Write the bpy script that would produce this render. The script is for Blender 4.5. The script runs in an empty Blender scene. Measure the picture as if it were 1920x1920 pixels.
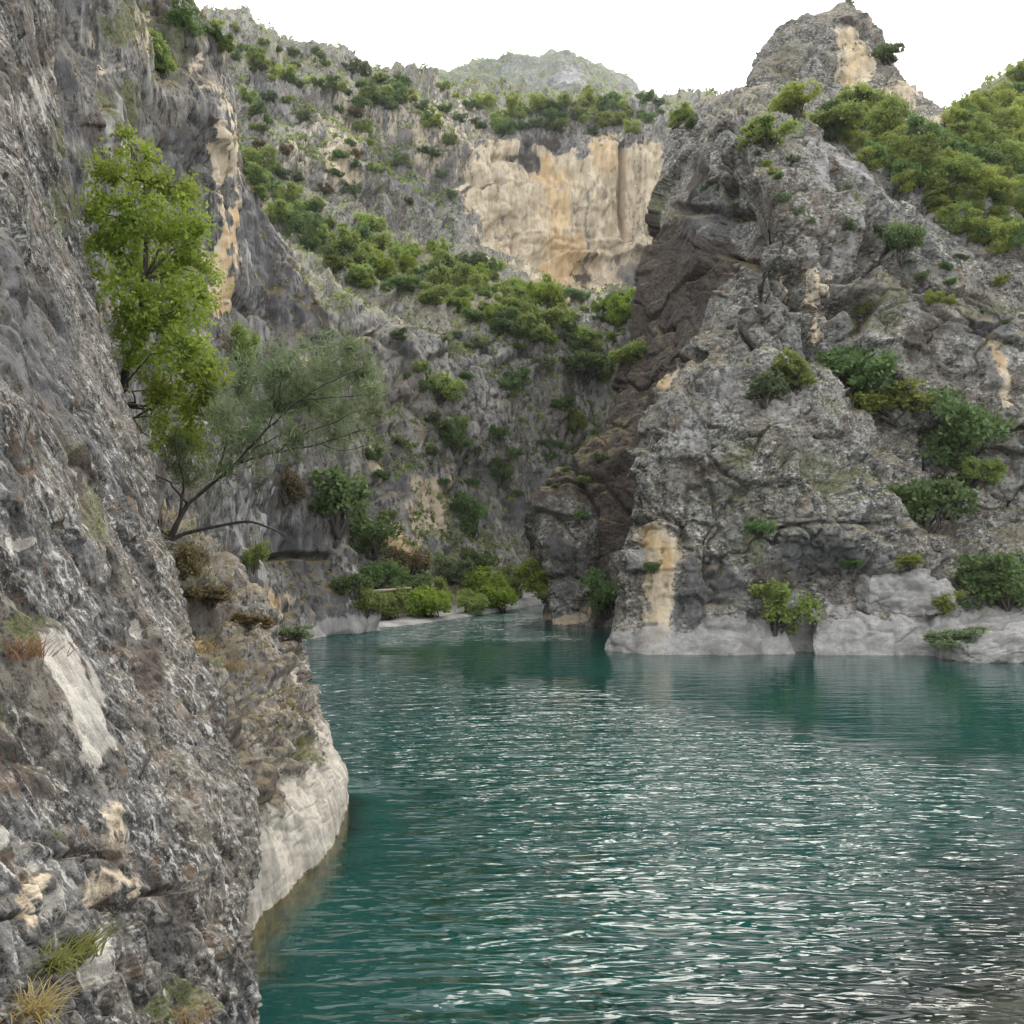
import bpy, math, random
import numpy as np
from mathutils import Vector, Matrix

# ------------------------------------------------------------------ camera, sky, sun, exposure
scene = bpy.context.scene
CAM_H, FPX, HORIZON = 4.0, 1800.0, 1020.0            # eye height over the water, focal length and horizon in 1920-pixel units
PITCH = math.atan((HORIZON - 960.0) / FPX)
cam_data = bpy.data.cameras.new('camera')
cam_data.sensor_width = 36.0
cam_data.lens = 36.0 * FPX / 1920.0
cam_data.clip_start = 0.05
cam_data.clip_end = 6000.0
cam = bpy.data.objects.new('camera', cam_data)
cam.location = (0, 0, CAM_H)
cam.rotation_euler = (math.pi / 2 + PITCH, 0, 0)
scene.collection.objects.link(cam)
scene.camera = cam

SUN_EL, SUN_AZ = math.radians(50), math.radians(20)    # azimuth clockwise from the view direction (+Y): veiled sun ahead, high to the right
world = bpy.data.worlds.new('World')
scene.world = world
world.use_nodes = True
wn = world.node_tree.nodes; wl = world.node_tree.links
wn.clear()
w_out = wn.new('ShaderNodeOutputWorld'); w_bg = wn.new('ShaderNodeBackground')
w_sky = wn.new('ShaderNodeTexSky'); w_sky.sky_type = 'NISHITA'; w_sky.sun_disc = False
w_sky.sun_elevation = SUN_EL; w_sky.sun_rotation = SUN_AZ; w_sky.dust_density = 4.0; w_sky.air_density = 1.0
w_mix = wn.new('ShaderNodeMix'); w_mix.data_type = 'RGBA'
w_mix.inputs[0].default_value = 0.86                    # thin bright overcast veils the blue
wl.new(w_sky.outputs[0], w_mix.inputs[6])
w_mix.inputs[7].default_value = (11.6, 11.8, 12.0, 1)
wl.new(w_mix.outputs[2], w_bg.inputs[0])
w_bg.inputs[1].default_value = 0.105
wl.new(w_bg.outputs[0], w_out.inputs[0])

sun_data = bpy.data.lights.new('sun', 'SUN')
sun_data.energy = 1.5
sun_data.angle = math.radians(28)
sun_data.color = (1.0, 0.95, 0.87)
sun = bpy.data.objects.new('sun', sun_data)
sd = Vector((math.sin(SUN_AZ) * math.cos(SUN_EL), math.cos(SUN_AZ) * math.cos(SUN_EL), math.sin(SUN_EL)))
sun.rotation_euler = sd.to_track_quat('Z', 'Y').to_euler()
sun.location = (30, -30, 60)
scene.collection.objects.link(sun)

scene.view_settings.view_transform = 'Standard'
scene.view_settings.look = 'None'
scene.view_settings.exposure = 0.95
scene.view_settings.gamma = 1.0
scene.view_settings.use_curve_mapping = False
scene.render.engine = 'CYCLES'
scene.cycles.max_bounces = 4
scene.cycles.diffuse_bounces = 2
scene.cycles.glossy_bounces = 2
scene.cycles.transmission_bounces = 2
scene.cycles.transparent_max_bounces = 4
scene.cycles.use_adaptive_sampling = True
scene.cycles.adaptive_threshold = 0.025
scene.cycles.use_denoising = True
scene.cycles.denoiser = 'OPENIMAGEDENOISE'
scene.cycles.denoising_prefilter = 'ACCURATE'
scene.cycles.denoising_input_passes = 'RGB_ALBEDO_NORMAL'

# ------------------------------------------------------------------ helpers
rng = np.random.default_rng(7)
F32 = np.float32
CP, SP = math.cos(PITCH), math.sin(PITCH)

def ray(px, py, d):
    """World points seen at photo pixel (px, py), at world depth Y = d."""
    px = np.asarray(px, float); py = np.asarray(py, float); d = np.asarray(d, float)
    x = (px - 960.0) / FPX; y = (960.0 - py) / FPX
    Y = CP - SP * y; Z = SP + CP * y
    s = d / Y
    return np.stack([x * s, d, CAM_H + Z * s], -1)

def project(P):
    X, Y, Z = P[..., 0], P[..., 1], P[..., 2] - CAM_H
    f = CP * Y + SP * Z; u = -SP * Y + CP * Z
    return 960.0 + FPX * X / f, 960.0 - FPX * u / f

def _h(ix, iy, iz, seed):
    h = (ix.astype(np.uint32) * np.uint32(374761393) + iy.astype(np.uint32) * np.uint32(668265263)
         + iz.astype(np.uint32) * np.uint32(2147483647) + np.uint32((seed * 974634777 + 12345) & 0xffffffff))
    h = (h ^ (h >> np.uint32(13))) * np.uint32(1274126177)
    h = (h ^ (h >> np.uint32(16))) * np.uint32(2246822519)
    return h ^ (h >> np.uint32(15))

_G = np.array([[1,1,0],[-1,1,0],[1,-1,0],[-1,-1,0],[1,0,1],[-1,0,1],[1,0,-1],[-1,0,-1],
               [0,1,1],[0,-1,1],[0,1,-1],[0,-1,-1],[1,1,0],[-1,1,0],[0,-1,1],[0,-1,-1]], F32)

from concurrent.futures import ThreadPoolExecutor
_POOL = ThreadPoolExecutor(4)
def chunked(fn):
    """Runs a point-wise field over slices of the points on a few threads."""
    def run(p, *a, **k):
        p = np.ascontiguousarray(p, F32); sh = p.shape[:-1]; q = p.reshape(-1, 3)
        parts = list(_POOL.map(lambda i: fn(q[i:i + 24000], *a, **k), range(0, len(q), 24000)))
        if isinstance(parts[0], tuple):
            return tuple(np.concatenate([x[j] for x in parts], 0).reshape(sh + parts[0][j].shape[1:]) for j in range(len(parts[0])))
        return np.concatenate(parts, 0).reshape(sh)
    return run

@chunked
def perlin(p, seed=0):
    i = np.floor(p); f = p - i; i = i.astype(np.int32)
    w = f * f * f * (f * (f * 6 - 15) + 10)
    fx, fy, fz = (np.ascontiguousarray(f[:, k]) for k in range(3))
    wx1, wy1, wz1 = (np.ascontiguousarray(w[:, k]) for k in range(3))
    ix, iy, iz = (np.ascontiguousarray(i[:, k]) for k in range(3))
    out = np.zeros(len(p), F32)
    for dx in (0, 1):
        wx = wx1 if dx else 1 - wx1
        for dy in (0, 1):
            wxy = wx * (wy1 if dy else 1 - wy1)
            for dz in (0, 1):
                h = (_h(ix + dx, iy + dy, iz + dz, seed) & np.uint32(15)).astype(np.intp)
                d = _G[:, 0].take(h) * (fx - dx); d += _G[:, 1].take(h) * (fy - dy); d += _G[:, 2].take(h) * (fz - dz)
                d *= wxy; d *= (wz1 if dz else 1 - wz1); out += d
    return out

def fbm(p, octs=4, seed=0, gain=0.5):
    p = np.asarray(p, F32); s = 0; a = 1.0
    for k in range(octs):
        s = s + a * perlin(p, seed + k * 17); p = p * F32(2.03) + F32(3.7); a *= gain
    return s

def ridged(p, octs=4, seed=0, gain=0.5):
    p = np.asarray(p, F32); s = 0; a = 1.0
    for k in range(octs):
        s = s + a * (1 - 2.2 * np.abs(perlin(p, seed + k * 13))); p = p * F32(2.07) + F32(1.9); a *= gain
    return s

@chunked
def blocks(p, seed=0, tilt=0.9, crack=0.35, cw=0.10, hard=16.0):
    """Fractured-rock relief: every Worley cell is a tilted facet with worn edges and an open joint round it."""
    b = np.floor(p - 0.5)
    F1 = np.full(len(p), 9.0, F32); F2 = F1.copy(); ws = np.zeros(len(p), F32); hs = np.zeros(len(p), F32)
    for dx in (0, 1):
        for dy in (0, 1):
            for dz in (0, 1):
                c = b + np.array([dx, dy, dz], F32); ci = c.astype(np.int32)
                h = _h(ci[:, 0], ci[:, 1], ci[:, 2], seed)
                r = np.stack([(h & np.uint32(1023)), ((h >> np.uint32(10)) & np.uint32(1023)), ((h >> np.uint32(20)) & np.uint32(1023))], -1).astype(F32) * F32(1 / 1023.0) - F32(0.5)
                dl = p - (c + F32(0.5) + r * F32(0.85))
                q = np.sqrt((dl * dl).sum(-1))
                H = ((h >> np.uint32(5)) & np.uint32(4095)).astype(F32) * F32(1 / 4095.0) - F32(0.5)
                w = np.exp(F32(-hard) * q)
                ws += w; hs += w * (H + F32(2 * tilt) * (r * dl).sum(-1))
                F2 = np.minimum(F2, np.maximum(F1, q)); F1 = np.minimum(F1, q)
    e = np.clip((F2 - F1) / F32(cw), 0, 1)
    return hs / (ws + F32(1e-20)) - F32(crack) * (1 - e) ** 2

def sstep(a, b, x):
    t = np.clip((x - a) / (b - a), 0, 1); return t * t * (3 - 2 * t)

def catmull(P, n):
    """Resample control points P (k, ..., c) along axis 0, n[i] samples for segment i."""
    k = P.shape[0]
    Q = np.concatenate([2 * P[:1] - P[1:2], P, 2 * P[-1:] - P[-2:-1]], 0)
    out = []
    for i in range(k - 1):
        p0, p1, p2, p3 = Q[i], Q[i + 1], Q[i + 2], Q[i + 3]
        t = np.linspace(0, 1, n[i], endpoint=False).reshape((-1,) + (1,) * (P.ndim - 1))
        m1 = (p2 - p0) * 0.42; m2 = (p3 - p1) * 0.42
        t2, t3 = t * t, t * t * t
        out.append((2 * t3 - 3 * t2 + 1) * p1 + (t3 - 2 * t2 + t) * m1 + (-2 * t3 + 3 * t2) * p2 + (t3 - t2) * m2)
    out.append(P[-1:])
    return np.concatenate(out, 0)

def new_mesh(name, V, quads=None, tris=None, attrs=None, smooth=True):
    me = bpy.data.meshes.new(name)
    V = np.ascontiguousarray(V, F32).reshape(-1, 3)
    me.vertices.add(len(V)); me.vertices.foreach_set('co', V.ravel())
    loops, starts = [], []
    n = 0
    if quads is not None and len(quads):
        q = np.asarray(quads, np.int32).reshape(-1, 4); loops.append(q.ravel()); starts.append(np.arange(len(q)) * 4); n = q.size
    if tris is not None and len(tris):
        t = np.asarray(tris, np.int32).reshape(-1, 3); loops.append(t.ravel()); starts.append(n + np.arange(len(t)) * 3)
    L = np.concatenate(loops).astype(np.int32); S = np.concatenate(starts).astype(np.int32)
    me.loops.add(len(L)); me.loops.foreach_set('vertex_index', L)
    me.polygons.add(len(S)); me.polygons.foreach_set('loop_start', S)
    me.update(calc_edges=True)
    if smooth:
        me.polygons.foreach_set('use_smooth', np.ones(len(S), bool))
    for k, a in (attrs or {}).items():
        at = me.attributes.new(k, 'FLOAT', 'POINT'); at.data.foreach_set('value', np.ascontiguousarray(a, F32).ravel())
    return me

def put(name, data, mat=None, parent=None, loc=None):
    o = bpy.data.objects.new(name, data)
    if mat is not None:
        data.materials.clear(); data.materials.append(mat)
    scene.collection.objects.link(o)
    if parent is not None: o.parent = parent
    if loc is not None: o.location = loc
    return o

def tag(o, label=None, cat=None, group=None, kind=None):
    if label: o['label'] = label
    if cat: o['category'] = cat
    if group: o['group'] = group
    if kind: o['kind'] = kind
    return o

# ------------------------------------------------------------------ materials
class G:
    """Small node-graph writer."""
    def __init__(s, name):
        s.m = bpy.data.materials.new(name); s.m.use_nodes = True
        s.t = s.m.node_tree; s.t.nodes.clear()
    def n(s, kind, **kw):
        nd = s.t.nodes.new(kind)
        for k, v in kw.items(): setattr(nd, k, v)
        return nd
    def set(s, sock, v):
        if hasattr(v, 'is_linked') or isinstance(v, bpy.types.NodeSocket): s.t.links.new(v, sock)
        else:
            if isinstance(v, (tuple, list)) and len(v) == 3 and sock.type == 'RGBA': v = (*v, 1)
            sock.default_value = v
    def math(s, op, a, b=0.0, c=0.0, clamp=False):
        nd = s.n('ShaderNodeMath', operation=op, use_clamp=clamp)
        s.set(nd.inputs[0], a); s.set(nd.inputs[1], b); s.set(nd.inputs[2], c); return nd.outputs[0]
    def mix(s, f, a, b, blend='MIX'):
        nd = s.n('ShaderNodeMix', data_type='RGBA', blend_type=blend)
        s.set(nd.inputs[0], f); s.set(nd.inputs[6], a); s.set(nd.inputs[7], b); return nd.outputs[2]
    def mapr(s, v, a, b, c=0.0, d=1.0, smooth=True):
        nd = s.n('ShaderNodeMapRange', interpolation_type='SMOOTHSTEP' if smooth else 'LINEAR')
        for i, x in enumerate((v, a, b, c, d)): s.set(nd.inputs[i], x)
        return nd.outputs[0]
    def noise(s, vec, scale, detail=4.0, rough=0.55, dist=0.0, col=False):
        nd = s.n('ShaderNodeTexNoise'); s.set(nd.inputs['Vector'], vec)
        s.set(nd.inputs['Scale'], scale); s.set(nd.inputs['Detail'], detail); s.set(nd.inputs['Roughness'], rough); s.set(nd.inputs['Distortion'], dist)
        return nd.outputs[1 if col else 0]
    def vor(s, vec, scale, feature='F1', out='Distance'):
        nd = s.n('ShaderNodeTexVoronoi', feature=feature); s.set(nd.inputs['Vector'], vec); s.set(nd.inputs['Scale'], scale)
        return nd.outputs[out]
    def pos(s): return s.n('ShaderNodeNewGeometry').outputs['Position']
    def scl(s, vec, v):
        nd = s.n('ShaderNodeMapping'); s.set(nd.inputs['Vector'], vec); nd.inputs['Scale'].default_value = v; return nd.outputs[0]
    def basis(s, vec, t, n, sc):
        t = Vector(t).normalized(); n = Vector(n); n = (n - t * t.dot(n)).normalized(); b = n.cross(t)
        cb = s.n('ShaderNodeCombineXYZ')
        for i, (ax, k) in enumerate(((t, sc[0]), (b, sc[1]), (n, sc[2]))):
            dt = s.n('ShaderNodeVectorMath', operation='DOT_PRODUCT'); s.set(dt.inputs[0], vec); dt.inputs[1].default_value = ax * k
            s.t.links.new(dt.outputs['Value'], cb.inputs[i])
        return cb.outputs[0]
    def rot(s, vec, r, v=(1, 1, 1)):
        nd = s.n('ShaderNodeMapping'); s.set(nd.inputs['Vector'], vec); nd.inputs['Rotation'].default_value = r; nd.inputs['Scale'].default_value = v; return nd.outputs[0]
    def attr(s, name): return s.n('ShaderNodeAttribute', attribute_name=name).outputs['Fac']
    def out(s, sh):
        o = s.n('ShaderNodeOutputMaterial'); s.t.links.new(sh, o.inputs[0]); return s.m

def rock_material(name, k=1.0, dark=(0.07, 0.065, 0.06), mid=(0.19, 0.18, 0.165), light=(0.34, 0.33, 0.30), lichen=(0.50, 0.50, 0.46),
                  lich=0.6, strata=((1, 0, 0), (0, 0, 1)), soil=(0.13, 0.105, 0.05), soil_amt=0.8, stretch=(1, 1, 1.6), bump=0.03, moss=(0.062, 0.070, 0.024), pale=((0.235, 0.225, 0.215), (0.37, 0.36, 0.35)), streak=0.25):
    """Weathered limestone; k scales the size of the mottling (1 = patches of about a metre)."""
    g = G(name); P = g.pos()
    Q = g.basis(P, strata[0], strata[1], stretch)
    n1 = g.noise(P, 0.22 / k, 3, 0.6)
    n2 = g.noise(Q, 0.9 / k, 5, 0.68, 0.3)
    n3 = g.noise(Q, 4.2 / k, 4, 0.72)
    n4 = g.noise(P, 11.0 / k, 2, 0.7)
    c = g.mix(g.mapr(n2, 0.36, 0.50), dark, mid)
    c = g.mix(g.mapr(n2, 0.47, 0.66), c, light)
    c = g.mix(g.math('MULTIPLY', g.mapr(n1, 0.42, 0.66), 0.55), c, (0.215, 0.185, 0.145))      # warm weathering
    c = g.mix(g.math('MULTIPLY', g.mapr(n1, 0.50, 0.30), 0.45), c, (0.138, 0.140, 0.143))         # bluish grey weathering
    # dark algal film and pits
    c = g.mix(g.math('MULTIPLY', g.mapr(n3, 0.49, 0.37), 0.85), c, tuple(x * 0.5 for x in dark))
    c = g.mix(g.math('MULTIPLY', g.mapr(n4, 0.46, 0.37), 0.4), c, tuple(x * 0.6 for x in dark))
    # crusts of pale lichen
    lf = g.math('MULTIPLY', g.mapr(n3, 0.535, 0.62), g.mapr(g.noise(P, 0.5 / k, 2), 0.38, 0.60))
    patch = g.mapr(g.noise(P, 0.34 / k, 3, 0.6), 0.43, 0.60)
    lf2 = g.math('MULTIPLY', g.math('MULTIPLY', g.mapr(n4, 0.56, 0.64), 0.5), patch)
    c = g.mix(g.math('MULTIPLY', g.math('MAXIMUM', lf, lf2), lich), c, lichen)
    # round lichen colonies and solution pits
    Qd = g.n('ShaderNodeVectorMath', operation='ADD'); g.set(Qd.inputs[0], Q); g.set(Qd.inputs[1], g.scl(g.noise(P, 5.0 / k, 1, 0.6, col=True), (0.22 * k, 0.22 * k, 0.22 * k)))
    for sc_, th, f_, cc, hi in ((2.6, 0.42, 0.75 * lich, lichen, 0.62), (6.5, 0.40, 0.65 * lich, tuple(x * 0.85 for x in lichen), 0.66), (3.4, 0.36, 0.8, tuple(x * 0.45 for x in dark), 0.62), (8.0, 0.38, 0.7, tuple(x * 0.55 for x in dark), 0.6)):
        vo = g.n('ShaderNodeTexVoronoi'); g.set(vo.inputs['Vector'], Qd.outputs[0]); vo.inputs['Scale'].default_value = sc_ / k
        sp_ = g.n('ShaderNodeSeparateColor'); g.t.links.new(vo.outputs['Color'], sp_.inputs[0])
        sel = g.mapr(sp_.outputs[0], hi, hi + 0.04)
        c = g.mix(g.math('MULTIPLY', g.math('MULTIPLY', g.mapr(vo.outputs['Distance'], th, th * 0.55), sel), g.math('MULTIPLY', g.math('ADD', 0.15, g.math('MULTIPLY', patch, 0.85)), f_)), c, cc)
    # brown iron tints
    c = g.mix(g.math('MULTIPLY', g.mapr(g.noise(P, 1.3 / k, 3, 0.65), 0.56, 0.70), 0.55), c, (0.15, 0.095, 0.055))
    # mask attributes: broken up by noise, drawn out down the face
    V = g.scl(P, (1.0, 1.0, 0.12))
    st = g.noise(V, 1.6 / k, 3, 0.65)
    br = g.math('ADD', g.math('MULTIPLY', g.math('SUBTRACT', st, 0.5), 1.1), g.math('MULTIPLY', g.math('SUBTRACT', n3, 0.5), 0.7))
    c = g.mix(g.math('MULTIPLY', g.mapr(st, 0.45, 0.34), streak), c, tuple(x * 0.9 for x in dark))
    c = g.mix(g.math('MULTIPLY', g.mapr(st, 0.57, 0.68), streak * 0.8), c, lichen)
    def m(a, lo=0.25, hi=0.55):
        return g.mapr(g.math('ADD', g.attr(a), g.math('MULTIPLY', br, g.mapr(g.attr(a), 0.0, 0.2))), lo, hi)
    veg = g.math('MULTIPLY', g.math('MULTIPLY', m('moss'), 0.75), g.mapr(n2, 0.40, 0.56))
    c = g.mix(veg, c, g.mix(g.mapr(n4, 0.4, 0.6), moss, tuple(x * 1.9 for x in moss)))
    tanc = g.mix(g.mapr(st, 0.38, 0.62), (0.41, 0.335, 0.235), (0.58, 0.49, 0.365))
    tanc = g.mix(g.math('MULTIPLY', g.mapr(n3, 0.45, 0.34), 0.5), tanc, (0.20, 0.155, 0.11))
    c = g.mix(m('tan'), c, tanc)
    c = g.mix(g.math('MULTIPLY', m('orange'), 0.85), c, g.mix(g.mapr(st, 0.35, 0.65), (0.47, 0.315, 0.165), (0.60, 0.455, 0.275)))
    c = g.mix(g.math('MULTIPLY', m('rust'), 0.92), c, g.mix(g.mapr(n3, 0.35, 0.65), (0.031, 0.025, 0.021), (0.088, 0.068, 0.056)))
    c = g.mix(g.math('MULTIPLY', m('dark'), 0.8), c, g.mix(g.mapr(st, 0.35, 0.65), (0.055, 0.054, 0.055), (0.12, 0.118, 0.122)))
    palec = g.mix(g.mapr(n2, 0.35, 0.65), pale[0], pale[1])
    palec = g.mix(g.math('MULTIPLY', g.mapr(n3, 0.47, 0.35), 0.5), palec, (0.22, 0.205, 0.18))
    palec = g.mix(g.math('MULTIPLY', g.mapr(st, 0.50, 0.36), 0.55), palec, (0.185, 0.175, 0.165))
    c = g.mix(g.math('MULTIPLY', m('pale'), 0.84), c, palec)
    # soil and dry growth lie only where the ledge is flat enough to hold them
    nz = g.n('ShaderNodeSeparateXYZ'); g.t.links.new(g.n('ShaderNodeNewGeometry').outputs['Normal'], nz.inputs[0])
    sf = g.math('MULTIPLY', g.mapr(g.math('ADD', nz.outputs[2], g.math('MULTIPLY', g.math('SUBTRACT', n2, 0.5), 1.2)), 0.55, 0.85), soil_amt)
    sf = g.math('MULTIPLY', sf, g.math('SUBTRACT', 1.0, g.mapr(g.attr('pale'), 0.1, 0.5)))
    c = g.mix(sf, c, g.mix(g.mapr(n3, 0.4, 0.6), soil, tuple(x * 1.6 for x in soil)))
    hgt = g.math('ADD', g.math('MULTIPLY', n3, 0.6), g.math('MULTIPLY', n4, 0.4))
    b = g.n('ShaderNodeBump'); b.inputs['Strength'].default_value = 1.0; b.inputs['Distance'].default_value = bump * k * 2.2
    g.set(b.inputs['Height'], hgt)
    p = g.n('ShaderNodeBsdfPrincipled'); g.set(p.inputs['Base Color'], c); p.inputs['Roughness'].default_value = 0.93
    p.inputs['Specular IOR Level'].default_value = 0.2
    g.set(p.inputs['Normal'], b.outputs[0])
    return g.out(p.outputs[0])

def leaf_material(name, a, b, trans=0.35, objvar=0.25):
    """Foliage: colour runs from a to b over leaves, with a shift from plant to plant."""
    g = G(name)
    t = g.attr('tint'); oi = g.n('ShaderNodeObjectInfo').outputs['Random']
    f = g.math('ADD', g.math('MULTIPLY', t, 1 - objvar), g.math('MULTIPLY', oi, objvar), clamp=True)
    c = g.mix(f, a, b)
    hs = g.n('ShaderNodeHueSaturation'); g.set(hs.inputs['Color'], c)
    g.set(hs.inputs['Hue'], g.math('ADD', 0.485, g.math('MULTIPLY', oi, 0.03)))
    g.set(hs.inputs['Value'], g.math('ADD', 0.82, g.math('MULTIPLY', oi, 0.36)))
    d = g.n('ShaderNodeBsdfDiffuse'); g.set(d.inputs[0], hs.outputs[0])
    tr = g.n('ShaderNodeBsdfTranslucent'); g.set(tr.inputs[0], g.mix(0.5, hs.outputs[0], tuple(min(1, x * 1.6) for x in b)))
    mx = g.n('ShaderNodeMixShader'); mx.inputs[0].default_value = trans
    g.t.links.new(d.outputs[0], mx.inputs[1]); g.t.links.new(tr.outputs[0], mx.inputs[2])
    gl = g.n('ShaderNodeBsdfGlossy'); gl.inputs['Roughness'].default_value = 0.5; gl.inputs[0].default_value = (0.6, 0.65, 0.55, 1)
    m2 = g.n('ShaderNodeMixShader'); m2.inputs[0].default_value = 0.035
    g.t.links.new(mx.outputs[0], m2.inputs[1]); g.t.links.new(gl.outputs[0], m2.inputs[2])
    return g.out(m2.outputs[0])

def bark_material(name, a=(0.035, 0.028, 0.022), b=(0.11, 0.095, 0.08)):
    g = G(name); P = g.pos()
    c = g.mix(g.mapr(g.noise(g.scl(P, (1, 1, 0.3)), 22, 5, 0.65), 0.35, 0.65), a, b)
    p = g.n('ShaderNodeBsdfPrincipled'); g.set(p.inputs['Base Color'], c); p.inputs['Roughness'].default_value = 0.9
    bp = g.n('ShaderNodeBump'); bp.inputs['Distance'].default_value = 0.01; g.set(bp.inputs['Height'], g.noise(P, 60, 4)); g.set(p.inputs['Normal'], bp.outputs[0])
    return g.out(p.outputs[0])

M = {}
CREAM = ((0.29, 0.262, 0.215), (0.44, 0.402, 0.338))
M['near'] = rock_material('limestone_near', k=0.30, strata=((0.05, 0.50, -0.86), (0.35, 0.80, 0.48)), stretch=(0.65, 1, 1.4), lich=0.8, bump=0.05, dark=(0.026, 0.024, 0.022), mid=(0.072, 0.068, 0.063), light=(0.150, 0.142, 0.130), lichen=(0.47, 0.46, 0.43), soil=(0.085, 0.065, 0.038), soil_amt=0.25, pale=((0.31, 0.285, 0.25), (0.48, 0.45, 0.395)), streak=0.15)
M['spur'] = rock_material('limestone_spur', k=0.40, strata=((0, 0.4, -0.9), (0.5, 0.8, 0.4)), stretch=(0.7, 1, 1.3), dark=(0.05, 0.042, 0.034), mid=(0.125, 0.112, 0.096), light=(0.23, 0.21, 0.18), lich=0.5, soil_amt=0.5, soil=(0.12, 0.092, 0.05), pale=CREAM, bump=0.02)
M['left'] = rock_material('limestone_left', k=0.9, dark=(0.045, 0.043, 0.042), mid=(0.12, 0.115, 0.11), light=(0.225, 0.215, 0.20), lich=0.35, stretch=(1, 1, 0.35), streak=0.6)
M['front'] = rock_material('limestone_front', k=0.75, dark=(0.052, 0.05, 0.046), mid=(0.155, 0.15, 0.138), light=(0.31, 0.30, 0.275), lich=0.85, soil_amt=0.5, bump=0.022)
M['right'] = rock_material('limestone_right', k=0.9, dark=(0.05, 0.047, 0.043), mid=(0.15, 0.144, 0.131), light=(0.285, 0.275, 0.25), lich=0.75, soil_amt=0.55, bump=0.022)
M['back'] = rock_material('limestone_back', k=1.6, dark=(0.09, 0.087, 0.084), mid=(0.215, 0.205, 0.188), light=(0.35, 0.335, 0.31), lich=0.45, soil=(0.13, 0.12, 0.06), soil_amt=0.6, stretch=(1, 1, 0.5), streak=0.42)
M['far'] = rock_material('limestone_far', k=7, dark=(0.09, 0.10, 0.09), mid=(0.17, 0.175, 0.165), light=(0.27, 0.27, 0.26), lich=0.5, soil=(0.075, 0.095, 0.05), soil_amt=0.75, stretch=(1, 1, 1))

# ------------------------------------------------------------------ rock sheets
SURF = []                                                # world points of all rock built so far, for setting plants on it

def stroke(px, py, pts, w):
    """1 along a polyline drawn on the face, falling to 0 at distance w."""
    best = np.full(px.shape, 1e9)
    pts = np.asarray(pts, float)
    for (ax, ay), (bx, by) in zip(pts[:-1], pts[1:]):
        vx, vy = bx - ax, by - ay; L = vx * vx + vy * vy + 1e-9
        t = np.clip(((px - ax) * vx + (py - ay) * vy) / L, 0, 1)
        best = np.minimum(best, np.hypot(px - ax - t * vx, py - ay - t * vy))
    return np.clip(1 - best / w, 0, 1)

def blob(px, py, cx, cy, rx, ry, ang=0.0):
    c, s = math.cos(ang), math.sin(ang)
    x = ((px - cx) * c + (py - cy) * s) / rx; y = (-(px - cx) * s + (py - cy) * c) / ry
    return np.clip(1.35 - np.sqrt(x * x + y * y), 0, 1)

def sheet(name, ctrl, step, relief, masks, mat, label, cat, close_below=True, flip=False):
    """A cliff built from a lattice of (pixel x, pixel y, depth) control points, rows from the foot up.
    The lattice becomes a world-space surface that wraps round its edges, then gets its relief."""
    C = np.array(ctrl, float)
    W = C.copy(); W[..., 2] = np.log(C[..., 2])
    def cnt(A, axis):
        d = np.diff(A, axis=axis)
        L = np.maximum(np.hypot(d[..., 0], d[..., 1]), np.abs(d[..., 2]) * FPX * 0.07)
        mid = (np.delete(A, 0, axis) + np.delete(A, -1, axis)) / 2
        off = np.maximum.reduce([-mid[..., 0], mid[..., 0] - 1920, -mid[..., 1], mid[..., 1] - 1920])
        L = np.where(off > 60, L / 5, L)                       # coarser beyond the picture's edge
        L = np.sort(L, axis=1 - axis)
        L = L.take([int(L.shape[1 - axis] * 0.72)], axis=1 - axis).ravel()
        return np.clip(np.ceil(L / step), 2, 400).astype(int)
    nr, nc = cnt(W, 0), cnt(W, 1)
    A = catmull(W, nr)
    A = np.swapaxes(catmull(np.swapaxes(A, 0, 1), nc), 0, 1)
    px, py = A[..., 0], A[..., 1]
    P = ray(px, py, np.exp(A[..., 2]))
    du = np.gradient(P, axis=1); dv = np.gradient(P, axis=0)
    N = np.cross(du, dv); N /= np.linalg.norm(N, axis=-1, keepdims=True) + 1e-9
    # smooth the normal so that the relief grows evenly round sharp edges
    for _ in range(6):
        N[1:-1] = (N[:-2] + 2 * N[1:-1] + N[2:]) / 4; N[:, 1:-1] = (N[:, :-2] + 2 * N[:, 1:-1] + N[:, 2:]) / 4
    N /= np.linalg.norm(N, axis=-1, keepdims=True) + 1e-9
    if flip: N = -N
    P = P + N * relief(P, px, py)[..., None]
    wob = fbm(P * (45.0 / np.exp(np.median(A[..., 2]))) * 0.45, 4, 91); wob2 = fbm(P * (45.0 / np.exp(np.median(A[..., 2]))) * 0.45 + 31, 4, 92)
    mx, my = px + wob * 34, py + wob2 * 34
    at = {k: np.zeros(px.shape) for k in ('tan', 'orange', 'rust', 'dark', 'pale', 'moss')}
    masks(at, mx, my, P)
    h, w = px.shape
    idx = np.arange(h * w).reshape(h, w)
    q = np.stack([idx[:-1, :-1], idx[:-1, 1:], idx[1:, 1:], idx[1:, :-1]], -1).reshape(-1, 4)
    if flip: q = q[:, ::-1]
    me = new_mesh(name, P, quads=q, attrs={k: np.clip(v, 0, 1) for k, v in at.items()})
    o = put(name, me, mat)
    tag(o, label, cat, kind='structure')
    nn = np.cross(np.gradient(P, axis=1), np.gradient(P, axis=0)); nn /= np.linalg.norm(nn, axis=-1, keepdims=True) + 1e-9
    SURF.append((name, P.reshape(-1, 3), (-nn if flip else nn).reshape(-1, 3), px.ravel(), py.ravel()))
    return o

def dip(P, ax, ay, sx=1.0, sy=1.0, sz=1.0):
    """Coordinates turned into the bedding planes."""
    R = np.array(Matrix.Rotation(ax, 3, 'X') @ Matrix.Rotation(ay, 3, 'Y'))
    return (P @ R.T) * np.array([sx, sy, sz])

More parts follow.
